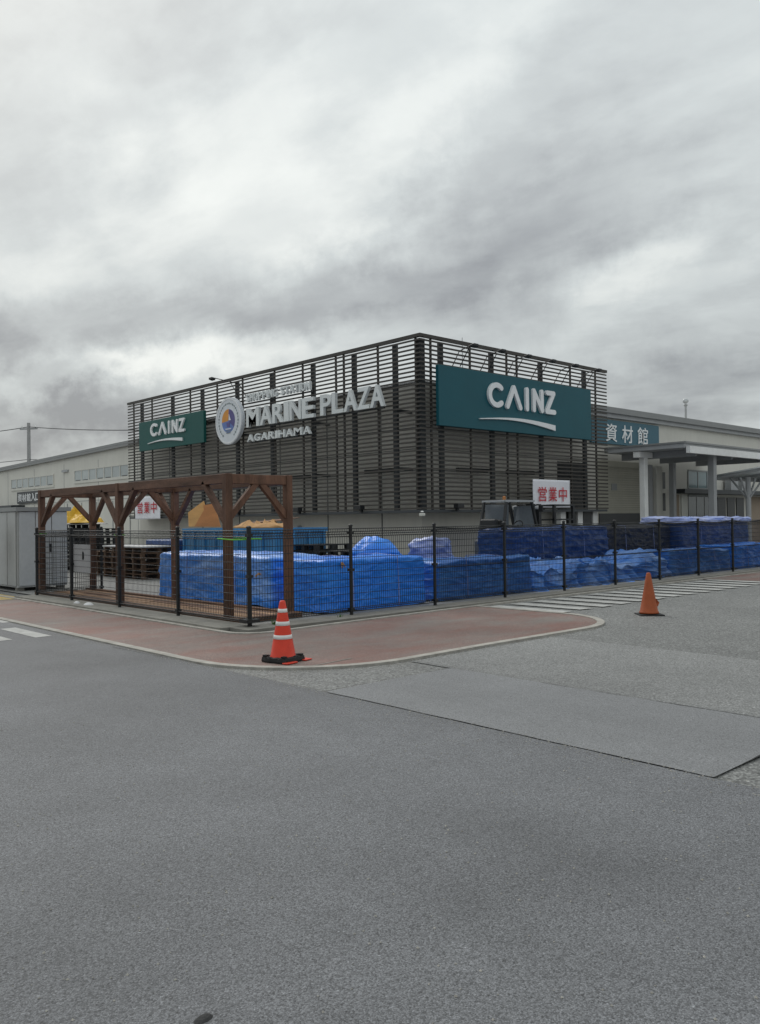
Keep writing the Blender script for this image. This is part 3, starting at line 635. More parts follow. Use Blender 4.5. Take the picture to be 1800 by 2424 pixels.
# round emblem
em = empty('round_emblem', (19.7, 30.62, 4.92), 'round white emblem sign with orange, purple and blue centre beside the lettering', 'emblem')
EC = (-30.62, 5.93)
def disc(rx, ry, n=48, cx=0, cy=0): return [(EC[0]+cx+rx*math.cos(2*math.pi*i/n), EC[1]+cy+ry*math.sin(2*math.pi*i/n)) for i in range(n)]
Tlay = lambda k: TL(19.86-.16-.004*k)
MB().poly(disc(1.02, 1.0), .16, TL(19.86)).build('body', 'emblem_white', em)
rim = MB(); o_, i_ = disc(.98, .96), disc(.93, .91); n = 48
rim.add([TL(19.696)(u, v, 0) for u, v in o_+i_]+[TL(19.696)(u, v, .012) for u, v in o_+i_], [(96+i, 96+(i+1) % n, 144+(i+1) % n, 144+i) for i in range(n)]+[(i, (i+1) % n, 96+(i+1) % n, 96+i) for i in range(n)]+[(48+i, 48+(i+1) % n, 144+(i+1) % n, 144+i) for i in range(n)])
rim.build('rim', 'sign_white', em)
def sector(a0, a1, rx, ry, n=14, cx=0, cy=0): return [(EC[0]+cx, EC[1]+cy)]+[(EC[0]+cx+rx*math.cos(R(a0+(a1-a0)*i/n)), EC[1]+cy+ry*math.sin(R(a0+(a1-a0)*i/n))) for i in range(n+1)]
MB().poly(sector(85, 185, .50, .50), .008, Tlay(0)).build('orange_quarter', 'emblem_orange', em)
MB().poly(sector(-35, 85, .50, .50), .008, Tlay(0)).build('purple_field', 'emblem_purple', em)
MB().poly(sector(185, 325, .50, .50), .008, Tlay(0)).build('blue_field', 'emblem_blue', em)
MB().poly([(EC[0]+a, EC[1]+b) for a, b in ((.04, .02), (.2, .02), (.06, .3))], .006, Tlay(3)).build('white_sail', 'sign_white', em)
MB().poly([(EC[0]+a, EC[1]+b) for a, b in ((-.14, -.06), (.16, -.06), (.1, -.26), (-.1, -.26))], .006, Tlay(3)).build('boat_hull', 'emblem_purple', em)
for k in range(3): MB().poly([(EC[0]-.24+.03*k, EC[1]-.32-.085*k), (EC[0]+.24-.03*k, EC[1]-.32-.085*k), (EC[0]+.2-.03*k, EC[1]-.36-.085*k), (EC[0]-.2+.03*k, EC[1]-.36-.085*k)], .006, Tlay(3)).build('wave', 'emblem_grey' if k else 'sign_white', em)
for k in range(28):             # laurel-like ring of leaves and marks
    a = R(-55+k*290/27-90+55+35); rr = .74
    c = (EC[0]+rr*math.cos(a), EC[1]+rr*math.sin(a)); t1 = (-math.sin(a), math.cos(a)); t2 = (math.cos(a), math.sin(a)); s1, s2 = .07, .035+.02*(k % 2)
    MB().poly([(c[0]+t1[0]*s1, c[1]+t1[1]*s1), (c[0]+t2[0]*s2, c[1]+t2[1]*s2), (c[0]-t1[0]*s1, c[1]-t1[1]*s1), (c[0]-t2[0]*s2, c[1]-t2[1]*s2)], .006, Tlay(0)).build('leaf_mark', 'emblem_grey', em)
# kanji signs
def kanji_board(name, txt, T, u0, u1, v0, v1, th, mat, tmat, label, loc, mu, mv0, mv1, cat='sign', td=.03, wrinkle=False, gap=.1):
    t = empty(name, loc, label, cat)
    if wrinkle:
        n, m_2 = 24, 14; vs = []; fs = []
        for j in range(m_2+1):
            for i in range(n+1):
                u = u0+(u1-u0)*i/n; v = v0+(v1-v0)*j/m_2
                vs.append(T(u, v, .03*noise.noise(Vector((u*1.4, v*1.4, 3)))+.01*math.sin(u*6)))
        fs = [(j*(n+1)+i, j*(n+1)+i+1, (j+1)*(n+1)+i+1, (j+1)*(n+1)+i) for j in range(m_2) for i in range(n)]
        o = MB().add(vs, fs).build('cloth', mat, t, smooth=True)
        so_ = o.modifiers.new('thickness', 'SOLIDIFY'); so_.thickness = .006
    else: MB().poly([(u0, v0), (u1, v0), (u1, v1), (u0, v1)], th, T).build('board', mat, t, bevel=.008)
    To = lambda u, v, w_: T(u, v, w_+th+.002)
    n = len(txt); a, b = u0+mu*(u1-u0), u1-mu*(u1-u0); wd = (b-a)/n
    for i, c in enumerate(txt): glyph(c, a+wd*(i+gap/2), a+wd*(i+1-gap/2), v0+(v1-v0)*mv0, v0+(v1-v0)*mv1, td, To).build('character', tmat, t)
    return t
kanji_board('building_sign', '資材館', TR(WY-.02), 31.35, 37.05, 4.86, 5.93, .12, 'sign_blue', 'sign_white', 'long blue signboard with three white characters high on the right wing', (34, WY-.14, 4.86), .15, .1, .84, gap=.32)
kanji_board('entrance_sign', '資材館入口', TL(WX-.02), -58.6, -54.3, 3.06, 3.84, .1, 'sign_dark', 'sign_white', 'small black sign with five white characters above the left wing entrance', (WX-.12, 56.5, 3.06), .05, .16, .82, gap=.12)
kanji_board('banner', '営業中', TR(19.40), 25.88, 28.27, 2.03, 3.10, .05, 'banner', 'print_red', 'white cloth banner with red characters on the right-hand louvres above the forklift', (27, 19.38, 2.03), .085, .22, .74, 'banner', .004, True, .2)
kanji_board('banner', '営業中', TL(19.88), -39.5, -36.95, 1.83, 2.95, .05, 'banner', 'print_red', 'white cloth banner with red characters low on the left louvres seen under the pergola', (19.86, 38.2, 1.83), .085, .26, .76, 'banner', .004, True, .2)
# arm floodlights
def flood(loc, dirv, label, ln=1.15):
    t = empty('floodlight', loc, label, 'floodlight', 'arm floodlights along the top of the louvre screen'); d = Vector(dirv)
    MB().tube([d*-.35+Vector((0, 0, -.45)), (0, 0, .05), d*ln+Vector((0, 0, .18))], .018, 6).build('arm', 'dark_metal', t, local=True)
    MB().bar(d*.02+Vector((0, 0, -.5)), d*.45+Vector((0, 0, .10)), .022, .022).build('brace', 'dark_metal', t, local=True)
    e_ = d*(ln+.06)+Vector((0, 0, .12)); sd_ = Vector((-d.y, d.x, 0))
    h = MB(); vs = []
    for k, (a, zz_) in enumerate(((-.10, .04), (.10, .07), (.10, -.02), (-.07, -.06))):
        for s in (-1, 1): vs.append(e_+d*a+sd_*s*.12+Vector((0, 0, zz_)))
    h.add(vs, [(0, 1, 3, 2), (2, 3, 5, 4), (4, 5, 7, 6), (6, 7, 1, 0), (0, 2, 4, 6), (7, 5, 3, 1)])
    hd = h.build('head', 'dark_metal', t, local=True, bevel=.012)
    return t
for i, x in enumerate((22.0, 23.5, 25.0, 26.5, 28.0, 29.6)):
    flood((x, QY, 7.42), (0, -1, 0), ['first', 'second', 'third', 'fourth', 'fifth', 'sixth'][i]+' black arm floodlight from the corner above the big teal signboard', .62)
flood((QX, 30.3, 7.45), (-1, 0, 0), 'black arm floodlight poking out above the round emblem', 1.25)

# ================================================================== STEEL CANOPIES (right)
c_ = empty('canopy', (32, 16.5, 0), 'flat grey steel canopy on a white column in front of the shutter bay', 'canopy')
MB().box((31.9, 16.45, 4.38), (41.5, 20.1, 4.56)).build('roof', 'grey_steel', c_)
MB().box((31.85, 16.36, 4.56), (41.5, 20.12, 4.63)).build('roof_edge', 'roof_trim', c_)
MB().box((32.0, 16.25, 4.16), (41.5, 16.42, 4.44)).build('gutter', 'white_steel', c_)
for x in (33.2, 36.5, 40): MB().box((x-.09, 16.6, 4.1), (x+.09, 20.0, 4.375)).build('beam', 'grey_steel', c_)
MB().box((31.95, 18.45, 4.12), (33.0, 18.75, 4.36)).build('beam_end', 'white_steel', c_)
MB().box((32.42, 18.5, 0), (32.70, 18.76, 4.375)).build('column', 'white_steel', c_, bevel=.02)
MB().box((36.95, 19.6, 0), (37.2, 19.85, 4.375)).build('column', 'grey_steel', c_, bevel=.02)
MB().box((35.05, 16.75, 0), (35.33, 17.03, 4.375)).build('column', 'grey_steel', c_, bevel=.02)
MB().box((40.8, 16.75, 0), (41.2, 17.1, 4.375)).build('column', 'grey_steel', c_, bevel=.02)
wc = empty('walkway_canopy', (38, 15, 0), 'low walkway canopy with pale roof sheets on branching posts at the right edge', 'canopy')
for i in range(6):
    MB().bar((36.2+i*2.2, 15.0, 3.62), (36.2+i*2.2, 17.2, 3.30), .07, .12).build('rafter', 'grey_steel', wc)
MB().add([(36, 14.8, 3.70), (49, 14.8, 3.70), (49, 17.3, 3.36), (36, 17.3, 3.36), (36, 14.8, 3.74), (49, 14.8, 3.74), (49, 17.3, 3.40), (36, 17.3, 3.40)],
         [(3, 2, 1, 0), (4, 5, 6, 7), (0, 1, 5, 4), (1, 2, 6, 5), (2, 3, 7, 6), (3, 0, 4, 7)]).build('roof_sheet', 'frosted_roof', wc)
MB().box((35.95, 14.7, 3.56), (49, 14.79, 3.76)).build('roof_edge', 'white_steel', wc)
MB().box((35.9, 17.31, 3.22), (49, 17.4, 3.42)).build('roof_edge', 'grey_steel', wc)
for x in (36.9, 40.6, 44.3):
    p = MB().tube([(x, 16.1, 0), (x, 16.1, 3.3)], .11, 10).build('post', 'grey_steel', wc)
    for s in (-1, 1): MB().tube([(x, 16.1, 2.3), (x+s*.75, 16.1, 3.25)], .045, 8).build('branch', 'grey_steel', p); MB().tube([(x, 16.1, 2.3), (x, 16.1+s*.8, 3.36-s*.06)], .045, 8).build('branch', 'grey_steel', p)

# ================================================================== POLES BEHIND
up_ = empty('utility_pole', (40, 108, 0), 'grey utility pole with cross arm rising behind the left wing roof', 'utility pole')
MB().tube([(40, 108, 0), (40, 108, 14.5)], [.3, .2], 12).build('pole', 'pole_concrete', up_)
MB().bar((39.3, 109.0, 13.75), (40.7, 107.0, 13.75), .16, .18).build('cross_arm', 'grey_steel', up_)
for k in (-1, 0, 1): MB().lathe((40+k*.55, 108-k*.8, 13.84), [(.09, 0), (.13, .15), (.06, .35)], 8).build('insulator', 'white_steel', up_)
def cab(a, b, sag, r, label):
    a, b = Vector(a), Vector(b); pts = [a.lerp(b, i/16)+Vector((0, 0, -sag*4*(i/16)*(1-i/16))) for i in range(17)]
    o = MB().tube(pts, r, 6).build('power_cable', 'cable', loc=tuple(a)); tag(o, label, 'cable', 'power cables on the utility pole'); return o
cab((40, 108, 14.0), (36, 138, 14.9), .25, .05, 'upper power cable running left from the utility pole to the picture edge')
cab((40, 108, 14.0), (41, 62, 10.0), .4, .05, 'power cable sloping from the utility pole down behind the louvre screen')
cab((40, 108, 9.9), (36, 138, 10.6), .2, .04, 'lower power cable running left from the utility pole')
cab((40, 108, 9.9), (44, 80, 8.0), .1, .04, 'lower power cable running right from the utility pole to the roof line')
lp = empty('street_lamp', (78, 40, 0), 'tall lamp post with round globe head behind the right wing roof', 'street lamp')
MB().tube([(78, 40, 0), (78, 40, 12.6)], [.14, .1], 10).build('post', 'grey_steel', lp)
MB().lathe((78, 40, 12.55), [(.1, .1), (.24, .2), (.29, .36), (.24, .52), (.08, .6)], 16).build('globe', 'lens_glass', lp, smooth=True)
MB().lathe((78, 40, 12.4), [(.16, 0), (.2, .1), (.14, .16)], 12).build('collar', 'grey_steel', lp)

# ================================================================== FENCE
FX, FY, FH = 7.24, 10.73, 1.5
def mesh_panel(a, b, par, name='mesh_panel'):
    a, b = Vector((*a, 0)), Vector((*b, 0)); d = b-a; n = round(d.length/.05); t = d.normalized(); nn = Vector((-t.y, t.x, 0)); mb = MB(); r = .0043
    for i in range(1, n):
        p = a+d*i/n
        pts = [p+Vector((0, 0, z))+nn*o for z, o in ((.10, 0), (.13, .022), (.16, 0), (1.36, 0), (1.40, .03), (1.44, 0), (1.49, 0))]
        if i % 1 == 0: mb.tube(pts, r, 3, False)
    for z, o in ((.10, 0), (.13, .024), (.16, 0), (.28, 0), (.40, 0), (.52, 0), (.64, 0), (.76, 0), (.88, 0), (1.0, 0), (1.12, 0), (1.24, 0), (1.36, 0), (1.40, .033), (1.44, 0), (1.49, 0)):
        mb.tube([a+nn*(o+.004)+Vector((0, 0, z)), b+nn*(o+.004)+Vector((0, 0, z))], r*(1.7 if z < .2 or z > 1.3 else 1.1), 4, False)
    return mb.build(name, 'fence_black', par, kind='stuff')
def fpost(x, y, par, r=.031, h=FH+.03):
    p = MB().tube([(x, y, 0), (x, y, h)], r, 12).build('post', 'fence_black', par, smooth=False)
    MB().lathe((x, y, h), [(r+.006, 0), (r+.006, .02), (r*.5, .035)], 12).build('cap', 'fence_black', p)
    for z in (.14, .8, 1.42): MB().cbox((x, y, z), (.085, .085, .045)).build('clamp', 'fence_black', p)
fr = empty('mesh_fence', (FX, FY, 0), 'black wire mesh fence along the right-hand side from the corner post', 'fence')
NP = 11
for i in range(NP): fpost(FX+2.035*i, FY, fr, .036 if i == 0 else .031)
for i in range(NP-1): mesh_panel((FX+2.035*i+.03, FY), (FX+2.035*(i+1)-.03, FY), fr)
fl = empty('mesh_fence', (FX, 12.87, 0), 'black wire mesh fence along the left-hand side in front of the pergola', 'fence')
ys = [12.87, 15.06, 17.25, 19.13]
for y in ys: fpost(FX, y, fl)
for a, b in zip([FY]+ys[:-1], ys): mesh_panel((FX, a+.03), (FX, b-.03), fl)
fe = empty('mesh_fence', (8.75, 19.13, 0), 'short black wire mesh fence turning in at the far end of the pergola', 'fence')
fpost(8.75, 19.13, fe); mesh_panel((FX+.03, 19.13), (8.72, 19.13), fe)
MB().box((FX-.02, FY-.02, .03), (FX+.02, FY+.02, .08)).build('foot', 'fence_black', fr)
MB().cbox((FX, FY, .13), (.24, .2, .05)).build('corner_bracket', 'fence_black', fr)
# navy net hung behind the right-hand fence
def netsheet(x0, x1):
    n, m_2 = int((x1-x0)*6), 12; vs = []
    for j in range(m_2+1):
        for i in range(n+1):
            x = x0+(x1-x0)*i/n; ph = ((x-x0) % 2.035)/2.035; z = .09+(1.40+.0-.05*math.sin(math.pi*ph)*.8)*j/m_2
            vs.append((x, FY+.06+.018*noise.noise(Vector((x*2, z*2, 1))), z))
    return MB().add(vs, [(j*(n+1)+i, j*(n+1)+i+1, (j+1)*(n+1)+i+1, (j+1)*(n+1)+i) for j in range(m_2) for i in range(n)])
nx = FX+2.035*2+.02
nto = empty('windbreak_net', (nx, FY+.06, .09), 'sheer navy windbreak net hung along the right-hand mesh fence', 'net')
netsheet(nx, FX+2.035*10).build('net', 'net', nto, smooth=True)
hm = MB(); hm.tube([(nx, FY+.045, .73), (FX+2.035*10, FY+.045, .75)], .011, 6); hm.build('middle_rope', 'fence_black', nto)
hm = MB(); pts = []
for i in range(121):
    x = nx+(FX+2.035*10-nx)*i/120; ph = ((x-nx) % 2.035)/2.035; pts.append((x, FY+.05, 1.485-.04*math.sin(math.pi*ph)))
hm.tube(pts, .016, 6); hm.build('top_hem', 'fence_black', nto)
# green ties
def tie(x, y, z, label, r=.09, ry=None):
    ry = ry or r; pts = [(x+r*math.cos(a), y+ry*math.sin(a), z+.008*math.sin(3*a)) for a in [2*math.pi*i/16 for i in range(17)]]
    o = MB().tube(pts, .011, 6).build('green_tie', 'green_tie', loc=(x, y, z)); tag(o, label, 'tie', 'green ties holding the pergola to the fence')

# ================================================================== PERGOLA
PX0, PX1, PYS, PH = 7.44, 8.64, (11.62, 15.45, 19.35), 2.41
pg = empty('pergola', (8.1, 15.4, 0), 'dark brown timber pergola frame with knee braces inside the left-hand fence', 'pergola')
pw = .125
for x in (PX0, PX1):
    for y in PYS: MB().box((x-pw/2, y-pw/2, 0.05), (x+pw/2, y+pw/2, PH)).build('post', 'wood_stain', pg, bevel=.006)
    for a, b in ((PYS[0], PYS[1]), (PYS[1], PYS[2])): MB().box((x-.05, a+pw/2+.001, PH-.16), (x+.05, b-pw/2-.001, PH-.004)).build('long_beam', 'wood_beam', pg, bevel=.006)
    for y in PYS:
        for s in (-1, 1):
            if (y == PYS[0] and s < 0) or (y == PYS[2] and s > 0): continue
            MB().bar((x, y+s*.04, PH-.80), (x, y+s*.70, PH-.12), .08, .10, (1, 0, 0)).build('knee_brace', 'wood_beam', pg, bevel=.005)
for y in PYS:
    MB().box((PX0+pw/2+.001, y-.05, PH-.165), (PX1-pw/2-.001, y+.05, PH-.009)).build('cross_beam', 'wood_stain', pg, bevel=.006)
    for s, x in ((1, PX0), (-1, PX1)):
        MB().bar((x+s*.04, y, PH-.70), (x+s*.58, y, PH-.12), .10, .08, (0, 1, 0)).build('knee_brace', 'wood_stain', pg, bevel=.005)
for x in (PX0, PX1): MB().box((x-.06, PYS[0]-.3, .014), (x+.06, PYS[2]+.3, .10)).build('sole_plate', 'plank_dark', pg, bevel=.006)
MB().box((PX0+.063, PYS[0]-.3, .014), (PX1-.063, PYS[0]-.18, .10)).build('sole_plate', 'plank_dark', pg, bevel=.006)
# loose deck boards under the pergola
rb = random.Random(3)
dk = empty('timber_deck', (8.1, 15.4, .01), 'low weathered plank deck on the ground under the pergola', 'deck')
for i in range(8):
    x = PX0+.14+i*.15; y = PYS[0]-.15
    while y < 19.5:
        ln = rb.uniform(1.7, 2.6); e1 = min(y+ln, 19.65)
        MB().box((x-.066, y, .03), (x+.066, e1-.012, .068+rb.uniform(-.004, .008))).build('plank', rb.choice(['plank', 'plank', 'plank_dark']), dk); y += ln
tie(FX+.13, PYS[0]-.43, 1.36, 'bright green tie strung between corner fence post and nearest pergola post', .24, .5)
tie(PX0, PYS[1], 1.40, 'green tie round the middle front pergola post', .10)
tie(PX0, PYS[2], 1.42, 'green tie round the far front pergola post', .10)

# ================================================================== TARPED STACKS
def tarp_mesh(x0, x1, y0, y1, h, sd_, amp=.012, hvar=.03, flare=.03, folds=16, n=230, z0=.014, creased=.011, hz=0.):
    cx, cy, hx, hy = (x0+x1)/2, (y0+y1)/2, (x1-x0)/2, (y1-y0)/2; rc = min(.06, hx*.3, hy*.3)
    per = []                                    # rounded rectangle perimeter
    seg = [((hx, -hy+rc), (hx, hy-rc)), ((hx-rc, hy), (-hx+rc, hy)), ((-hx, hy-rc), (-hx, -hy+rc)), ((-hx+rc, -hy), (hx-rc, -hy))]
    tot = sum((Vector(b)-Vector(a)).length for a, b in seg); cen = [(hx-rc, hy-rc, 0), (-hx+rc, hy-rc, 90), (-hx+rc, -hy+rc, 180), (hx-rc, -hy+rc, 270)]
    for (a, b), c in zip(seg, cen):
        k = max(3, int(n*(Vector(b)-Vector(a)).length/tot))
        for i in range(k): per.append(tuple(Vector(a).lerp(Vector(b), i/k)))
        for i in range(4): aa = R(c[2]+90*i/4); per.append((c[0]+rc*math.cos(aa), c[1]+rc*math.sin(aa)))
    M_ = len(per); S3 = Vector((sd_*7.3, sd_*3.1, sd_*1.7)); vs = []; rows = 0
    def nz3(p, s): return noise.noise(Vector(p)*s+S3)
    def top_h(x, y): return h+hvar*nz3((x, y, 0), .9)+hvar*.5*nz3((x, y, 5), 2.6)
    for q in (.04, .2, .4, .6, .76, .88, .955, 1.):
        for (px, py) in per:
            x, y = cx+px*q, cy+py*q
            z = top_h(x, y)+creased*1.5*max(0, 1-abs(nz3((x, y*1.2, 2), 2.2))*5)**1.5+creased*max(0, 1-abs(nz3((x*.8, y, 7), 4.))*5)-.035*max(0, q-.9)/.1
            vs.append((x, y, z))
        rows += 1
    K = 34
    for j in range(1, K+1):
        v = j/K; ps = 0.
        for i, (px, py) in enumerate(per):
            x, y = cx+px, cy+py; nrm = Vector((px/hx if abs(px) > hx-rc-.001 else 0, py/hy if abs(py) > hy-rc-.001 else 0, 0))
            if nrm.length < .1: nrm = Vector((px, py, 0))
            nrm.normalize(); th_ = top_h(x, y)-.035; z = th_*(1-v)+z0*v
            s_ = i/M_*tot
            o = amp*nz3((x, y, z*1.3), 1.5)+amp*.5*nz3((x, y, z*2.2), 4.)
            q1 = x+y                                   # creases: sharp ridges, slanting and sideways
            o += creased*1.6*max(0, 1-abs(noise.noise(Vector((q1*1.1+z*1.9, z*2.6-q1*.5, sd_)))*6))**1.5
            o += creased*1.3*max(0, 1-abs(noise.noise(Vector((q1*1.0-z*1.6, z*3.4+q1*.4, sd_+9)))*6))**1.5
            o += creased*.8*max(0, 1-abs(noise.noise(Vector((q1*3.1, z*5.5+q1*.7, sd_+4)))*5))**1.5
            o += .035*v*(1-v)*2*noise.noise(Vector((q1*2.1, 0, sd_+2)))
            o += hz*math.sin((z+.12*nz3((x, y, 0), .8))*21+nz3((x, y, z), 1.3)*3)*.6
            o += flare*v*v*(1.2+math.sin(s_*folds*.55+3*nz3((x, y, 0), 1.1)))*.8
            z += .03*v*nz3((x, y, 9), 2.)*(1-v)
            hem = .05*max(0, noise.noise(Vector((q1*1.3, 3, sd_))))*v**6; vs.append((x+nrm.x*o, y+nrm.y*o, max(z0, z)+hem))
        rows += 1
    fs = [(j*M_+i, j*M_+(i+1) % M_, (j+1)*M_+(i+1) % M_, (j+1)*M_+i) for j in range(rows-1) for i in range(M_)]
    fs.append(tuple(range(M_))[::-1])
    return MB().add(vs, fs)
def tarp(x0, x1, y0, y1, h, sd_, mat, label, extra=None, **k):
    c = ((x0+x1)/2, (y0+y1)/2, .012); t = empty('tarped_stack', c, label, 'tarp stack', 'stacks of goods under tarpaulin in the yard')
    tarp_mesh(x0, x1, y0, y1, h, sd_, **k).build('tarpaulin', mat, t, smooth=True)
    for k_, a_ in enumerate((.27, .71)):             # ropes over the stack
        if x1-x0 > y1-y0: pr = [(x0+(x1-x0)*a_, yy, zz_) for yy, zz_ in ((y0-.05, .03), (y0-.045, h*.5), (y0-.01, h+.02), ((y0+y1)/2, h+.05), (y1+.01, h+.02), (y1+.05, .03))]
        else: pr = [(xx, y0+(y1-y0)*a_, zz_) for xx, zz_ in ((x0-.05, .03), (x0-.045, h*.5), (x0-.01, h+.02), ((x0+x1)/2, h+.05), (x1+.01, h+.02), (x1+.05, .03))]
        MB().tube(pr, .007, 5).build('rope', 'tarp_white', t)
    if extra: extra(t)
    return t
def knot(p, sc=1.):
    def f(t):
        mb = MB(); rr = random.Random(int(p[0]*100))
        for i in range(7):
            d = Vector((rr.uniform(-1, 1), rr.uniform(-1, 1), rr.uniform(-1, .6)))*.07*sc; mb.tube([Vector(p), Vector(p)+d*.6+Vector((0, 0, .02)), Vector(p)+d], .012*sc, 5)
        mb.build('rope_knot', 'cardboard', t)
    return f
tarp(9.22, 10.6, 12.95, 17.2, .97, 1.2, 'tarp_pale', 'long pale blue tarp-wrapped stack behind the near pergola posts', knot((9.17, 13.3, .62), .8), amp=.010, hvar=.05, hz=.010, creased=.009, flare=.03)
tarp(9.2, 11.75, 11.42, 12.55, .94, 2.3, 'tarp_blue', 'bright blue tarp-wrapped stack by the plain mesh fence nearest the cones', knot((9.62, 11.38, .86), 1.), amp=.006, hvar=.015, creased=.007, flare=.03)
tarp(12.15, 15.05, 11.4, 12.5, .80, 3.4, 'tarp_slate', 'slate blue tarp-wrapped box just inside the start of the netting', amp=.03, hvar=.09, creased=.010, flare=.05)
tarp(15.2, 17.5, 11.45, 12.7, .52, 4.5, 'tarp_pale', 'low lumpy mottled blue tarp heap behind the net, leftmost of two', amp=.10, hvar=.30, flare=.16, creased=.03)
tarp(17.3, 21.1, 11.45, 12.7, .54, 5.6, 'tarp_pale', 'low lumpy pale blue tarp heap behind the net and the plain orange cone', amp=.10, hvar=.30, flare=.16, creased=.03)
tarp(21.3, 24.9, 11.45, 12.6, .66, 6.7, 'tarp_slate', 'slate blue tarp-wrapped box behind the net, right of the lumpy heaps', amp=.03, hvar=.09, creased=.010, flare=.05)
tarp(25.1, 28.6, 11.45, 12.6, .72, 7.8, 'tarp_blue', 'bright blue tarp-wrapped box behind the net at the right edge', amp=.015, hvar=.07, creased=.010, flare=.05)
tarp(16.7, 20.9, 13.1, 14.3, 1.36, 8.9, 'tarp_navy', 'tall navy tarp-wrapped stack behind the net in front of the forklift', amp=.03, hvar=.07, creased=.018)
tarp(21.0, 24.6, 13.2, 14.3, 1.35, 9.1, 'tarp_black', 'tall black-sheeted stack behind the net below the shutter bay', amp=.04, hvar=.03)
def pale_top(t):
    o = tarp_mesh(24.66, 29.6, 12.86, 14.24, .16, 10.3, hvar=.07, amp=.04, z0=0.).build('pale_top_sheet', 'tarp_white', t)
    o.location = (0, 0, 1.42)
tarp(24.7, 29.5, 12.9, 14.2, 1.50, 10.2, 'tarp_navy', 'tallest navy tarp stack with a pale lilac top at the right end of the fence', pale_top, amp=.012, hvar=.025)
def heap_mesh(cx, cy, z0, rx, ry, h, sd_, n=48, rings=16, lump=.25, crease=.1):
    vs = []; S3 = Vector((sd_*5.1, sd_*2.3, sd_))
    for j in range(rings+1):
        q = j/rings
        for i in range(n):
            a = 2*math.pi*i/n; ux, uy = math.cos(a), math.sin(a)
            k = 1+.18*noise.noise(Vector((ux*1.5, uy*1.5, 0))+S3)
            x, y = cx+rx*q*ux*k, cy+ry*q*uy*k
            z = h*(1-q**2.6)*(1+lump*noise.noise(Vector((x*1.7, y*1.7, 1))+S3)+crease*abs(noise.noise(Vector((x*5, y*5, 2))+S3))*2-crease*.5)
            vs.append((x, y, z0+max(0, z)))
    fs = [(j*n+i, j*n+(i+1) % n, (j+1)*n+(i+1) % n, (j+1)*n+i) for j in range(rings) for i in range(n)]+[tuple(range(rings*n, rings*n+n))[::-1]]
    return MB().add(vs, fs)
def heap(name, mat, cat, label, *a, **k):
    o = heap_mesh(*a, **k).build(name, mat, loc=(a[0], a[1], a[2]), smooth=True); return tag(o, label, cat)
tm = empty('tarped_stack', (12.9, 13.75, .012), 'rounded bright blue tarp mound behind the bright blue stack', 'tarp stack', 'stacks of goods under tarpaulin in the yard')
heap_mesh(12.62, 13.75, .88, .52, .56, .40, 3.3, lump=.15, crease=.12).build('tarpaulin', 'tarp_blue', tm, smooth=True)
tarp_mesh(12.2, 13.0, 13.3, 14.2, .90, 11.5, amp=.02).build('wrapped_base', 'tarp_blue', tm, smooth=True)
tm = empty('tarped_stack', (14.2, 13.2, .012), 'whitish tarp-covered bale at the start of the netting', 'tarp stack', 'stacks of goods under tarpaulin in the yard')
tarp_mesh(13.5, 14.3, 13.0, 13.6, 1.14, 12.5, amp=.05, hvar=.14, creased=.02).build('tarpaulin', 'tarp_white', tm, smooth=True)

# ================================================================== BLUE CONTAINER
cb = empty('steel_container', (13.4, 19.6, .012), 'faded blue ribbed steel container heaped with plywood behind the pergola', 'container')
cx0, cx1, cy0, cy1 = 12.5, 14.2, 17.35, 21.95
MB().box((cx0+.05, cy0+.05, .10), (cx1-.05, cy1-.05, 1.36)).build('body', 'container_blue', cb)
for z0, z1 in ((.012, .14), (.78, .86), (1.36, 1.46)):
    MB().box((cx0, cy0, z0), (cx0+.09, cy1, z1)).build('rail', 'container_blue', cb); MB().box((cx0+.091, cy0, z0), (cx1, cy0+.09, z1)).build('rail', 'container_blue', cb)
    MB().box((cx1-.09, cy0+.091, z0), (cx1, cy1, z1)).build('rail', 'container_blue', cb); MB().box((cx0+.091, cy1-.09, z0), (cx1-.091, cy1, z1)).build('rail', 'container_blue', cb)
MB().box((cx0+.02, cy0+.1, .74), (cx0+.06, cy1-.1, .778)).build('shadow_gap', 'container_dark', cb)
for i in range(9):
    y = cy0+.05+i*(cy1-cy0-.1)/8; MB().box((cx0+.004, y-.04, .141), (cx0+.06, y+.04, .74)).box((cx0+.004, y-.04, .861), (cx0+.06, y+.04, 1.359)).build('rib', 'container_blue', cb)
for i in range(4):
    x = cx0+.1+i*(cx1-cx0-.2)/3; MB().box((x-.04, cy0+.004, .141), (x+.04, cy0+.06, .779)).box((x-.04, cy0+.004, .861), (x+.04, cy0+.06, 1.359)).build('rib', 'container_blue', cb)
def sheet3(name, mat, pts, th, label, cat):
    p = [Vector(q) for q in pts]; nn = (p[1]-p[0]).cross(p[2]-p[0]).normalized()*th; n = len(p)
    o = MB().add(p+[q+nn for q in p], [tuple(range(n))[::-1], tuple(range(n, 2*n))]+[(i, (i+1) % n, n+(i+1) % n, n+i) for i in range(n)]).build(name, mat, loc=tuple(p[0])); return tag(o, label, cat)
sheet3('plywood_sheet', 'plywood_pale', [(12.85, 22.21, 1.93), (12.88, 21.38, 2.25), (12.85, 21.21, 1.95), (12.80, 21.7, 1.51), (12.80, 22.09, 1.51)], .02, 'pale plywood offcut leaning on top of the blue container', 'plywood')
sheet3('plywood_sheet', 'plywood', [(12.68, 21.53, 1.51), (12.73, 21.09, 1.98), (12.74, 21.13, 2.12), (12.75, 20.68, 2.15), (12.72, 20.38, 1.86), (12.68, 20.15, 1.5)], .02, 'darker orange plywood offcut leaning on top of the blue container', 'plywood')
heap('cardboard_heap', 'cardboard', 'cardboard', 'crumpled tan cardboard lying along the right of the blue container', 13.1, 18.7, 1.462, .55, 1.2, .17, 5.2, n=26, rings=9, lump=.4, crease=1.2)
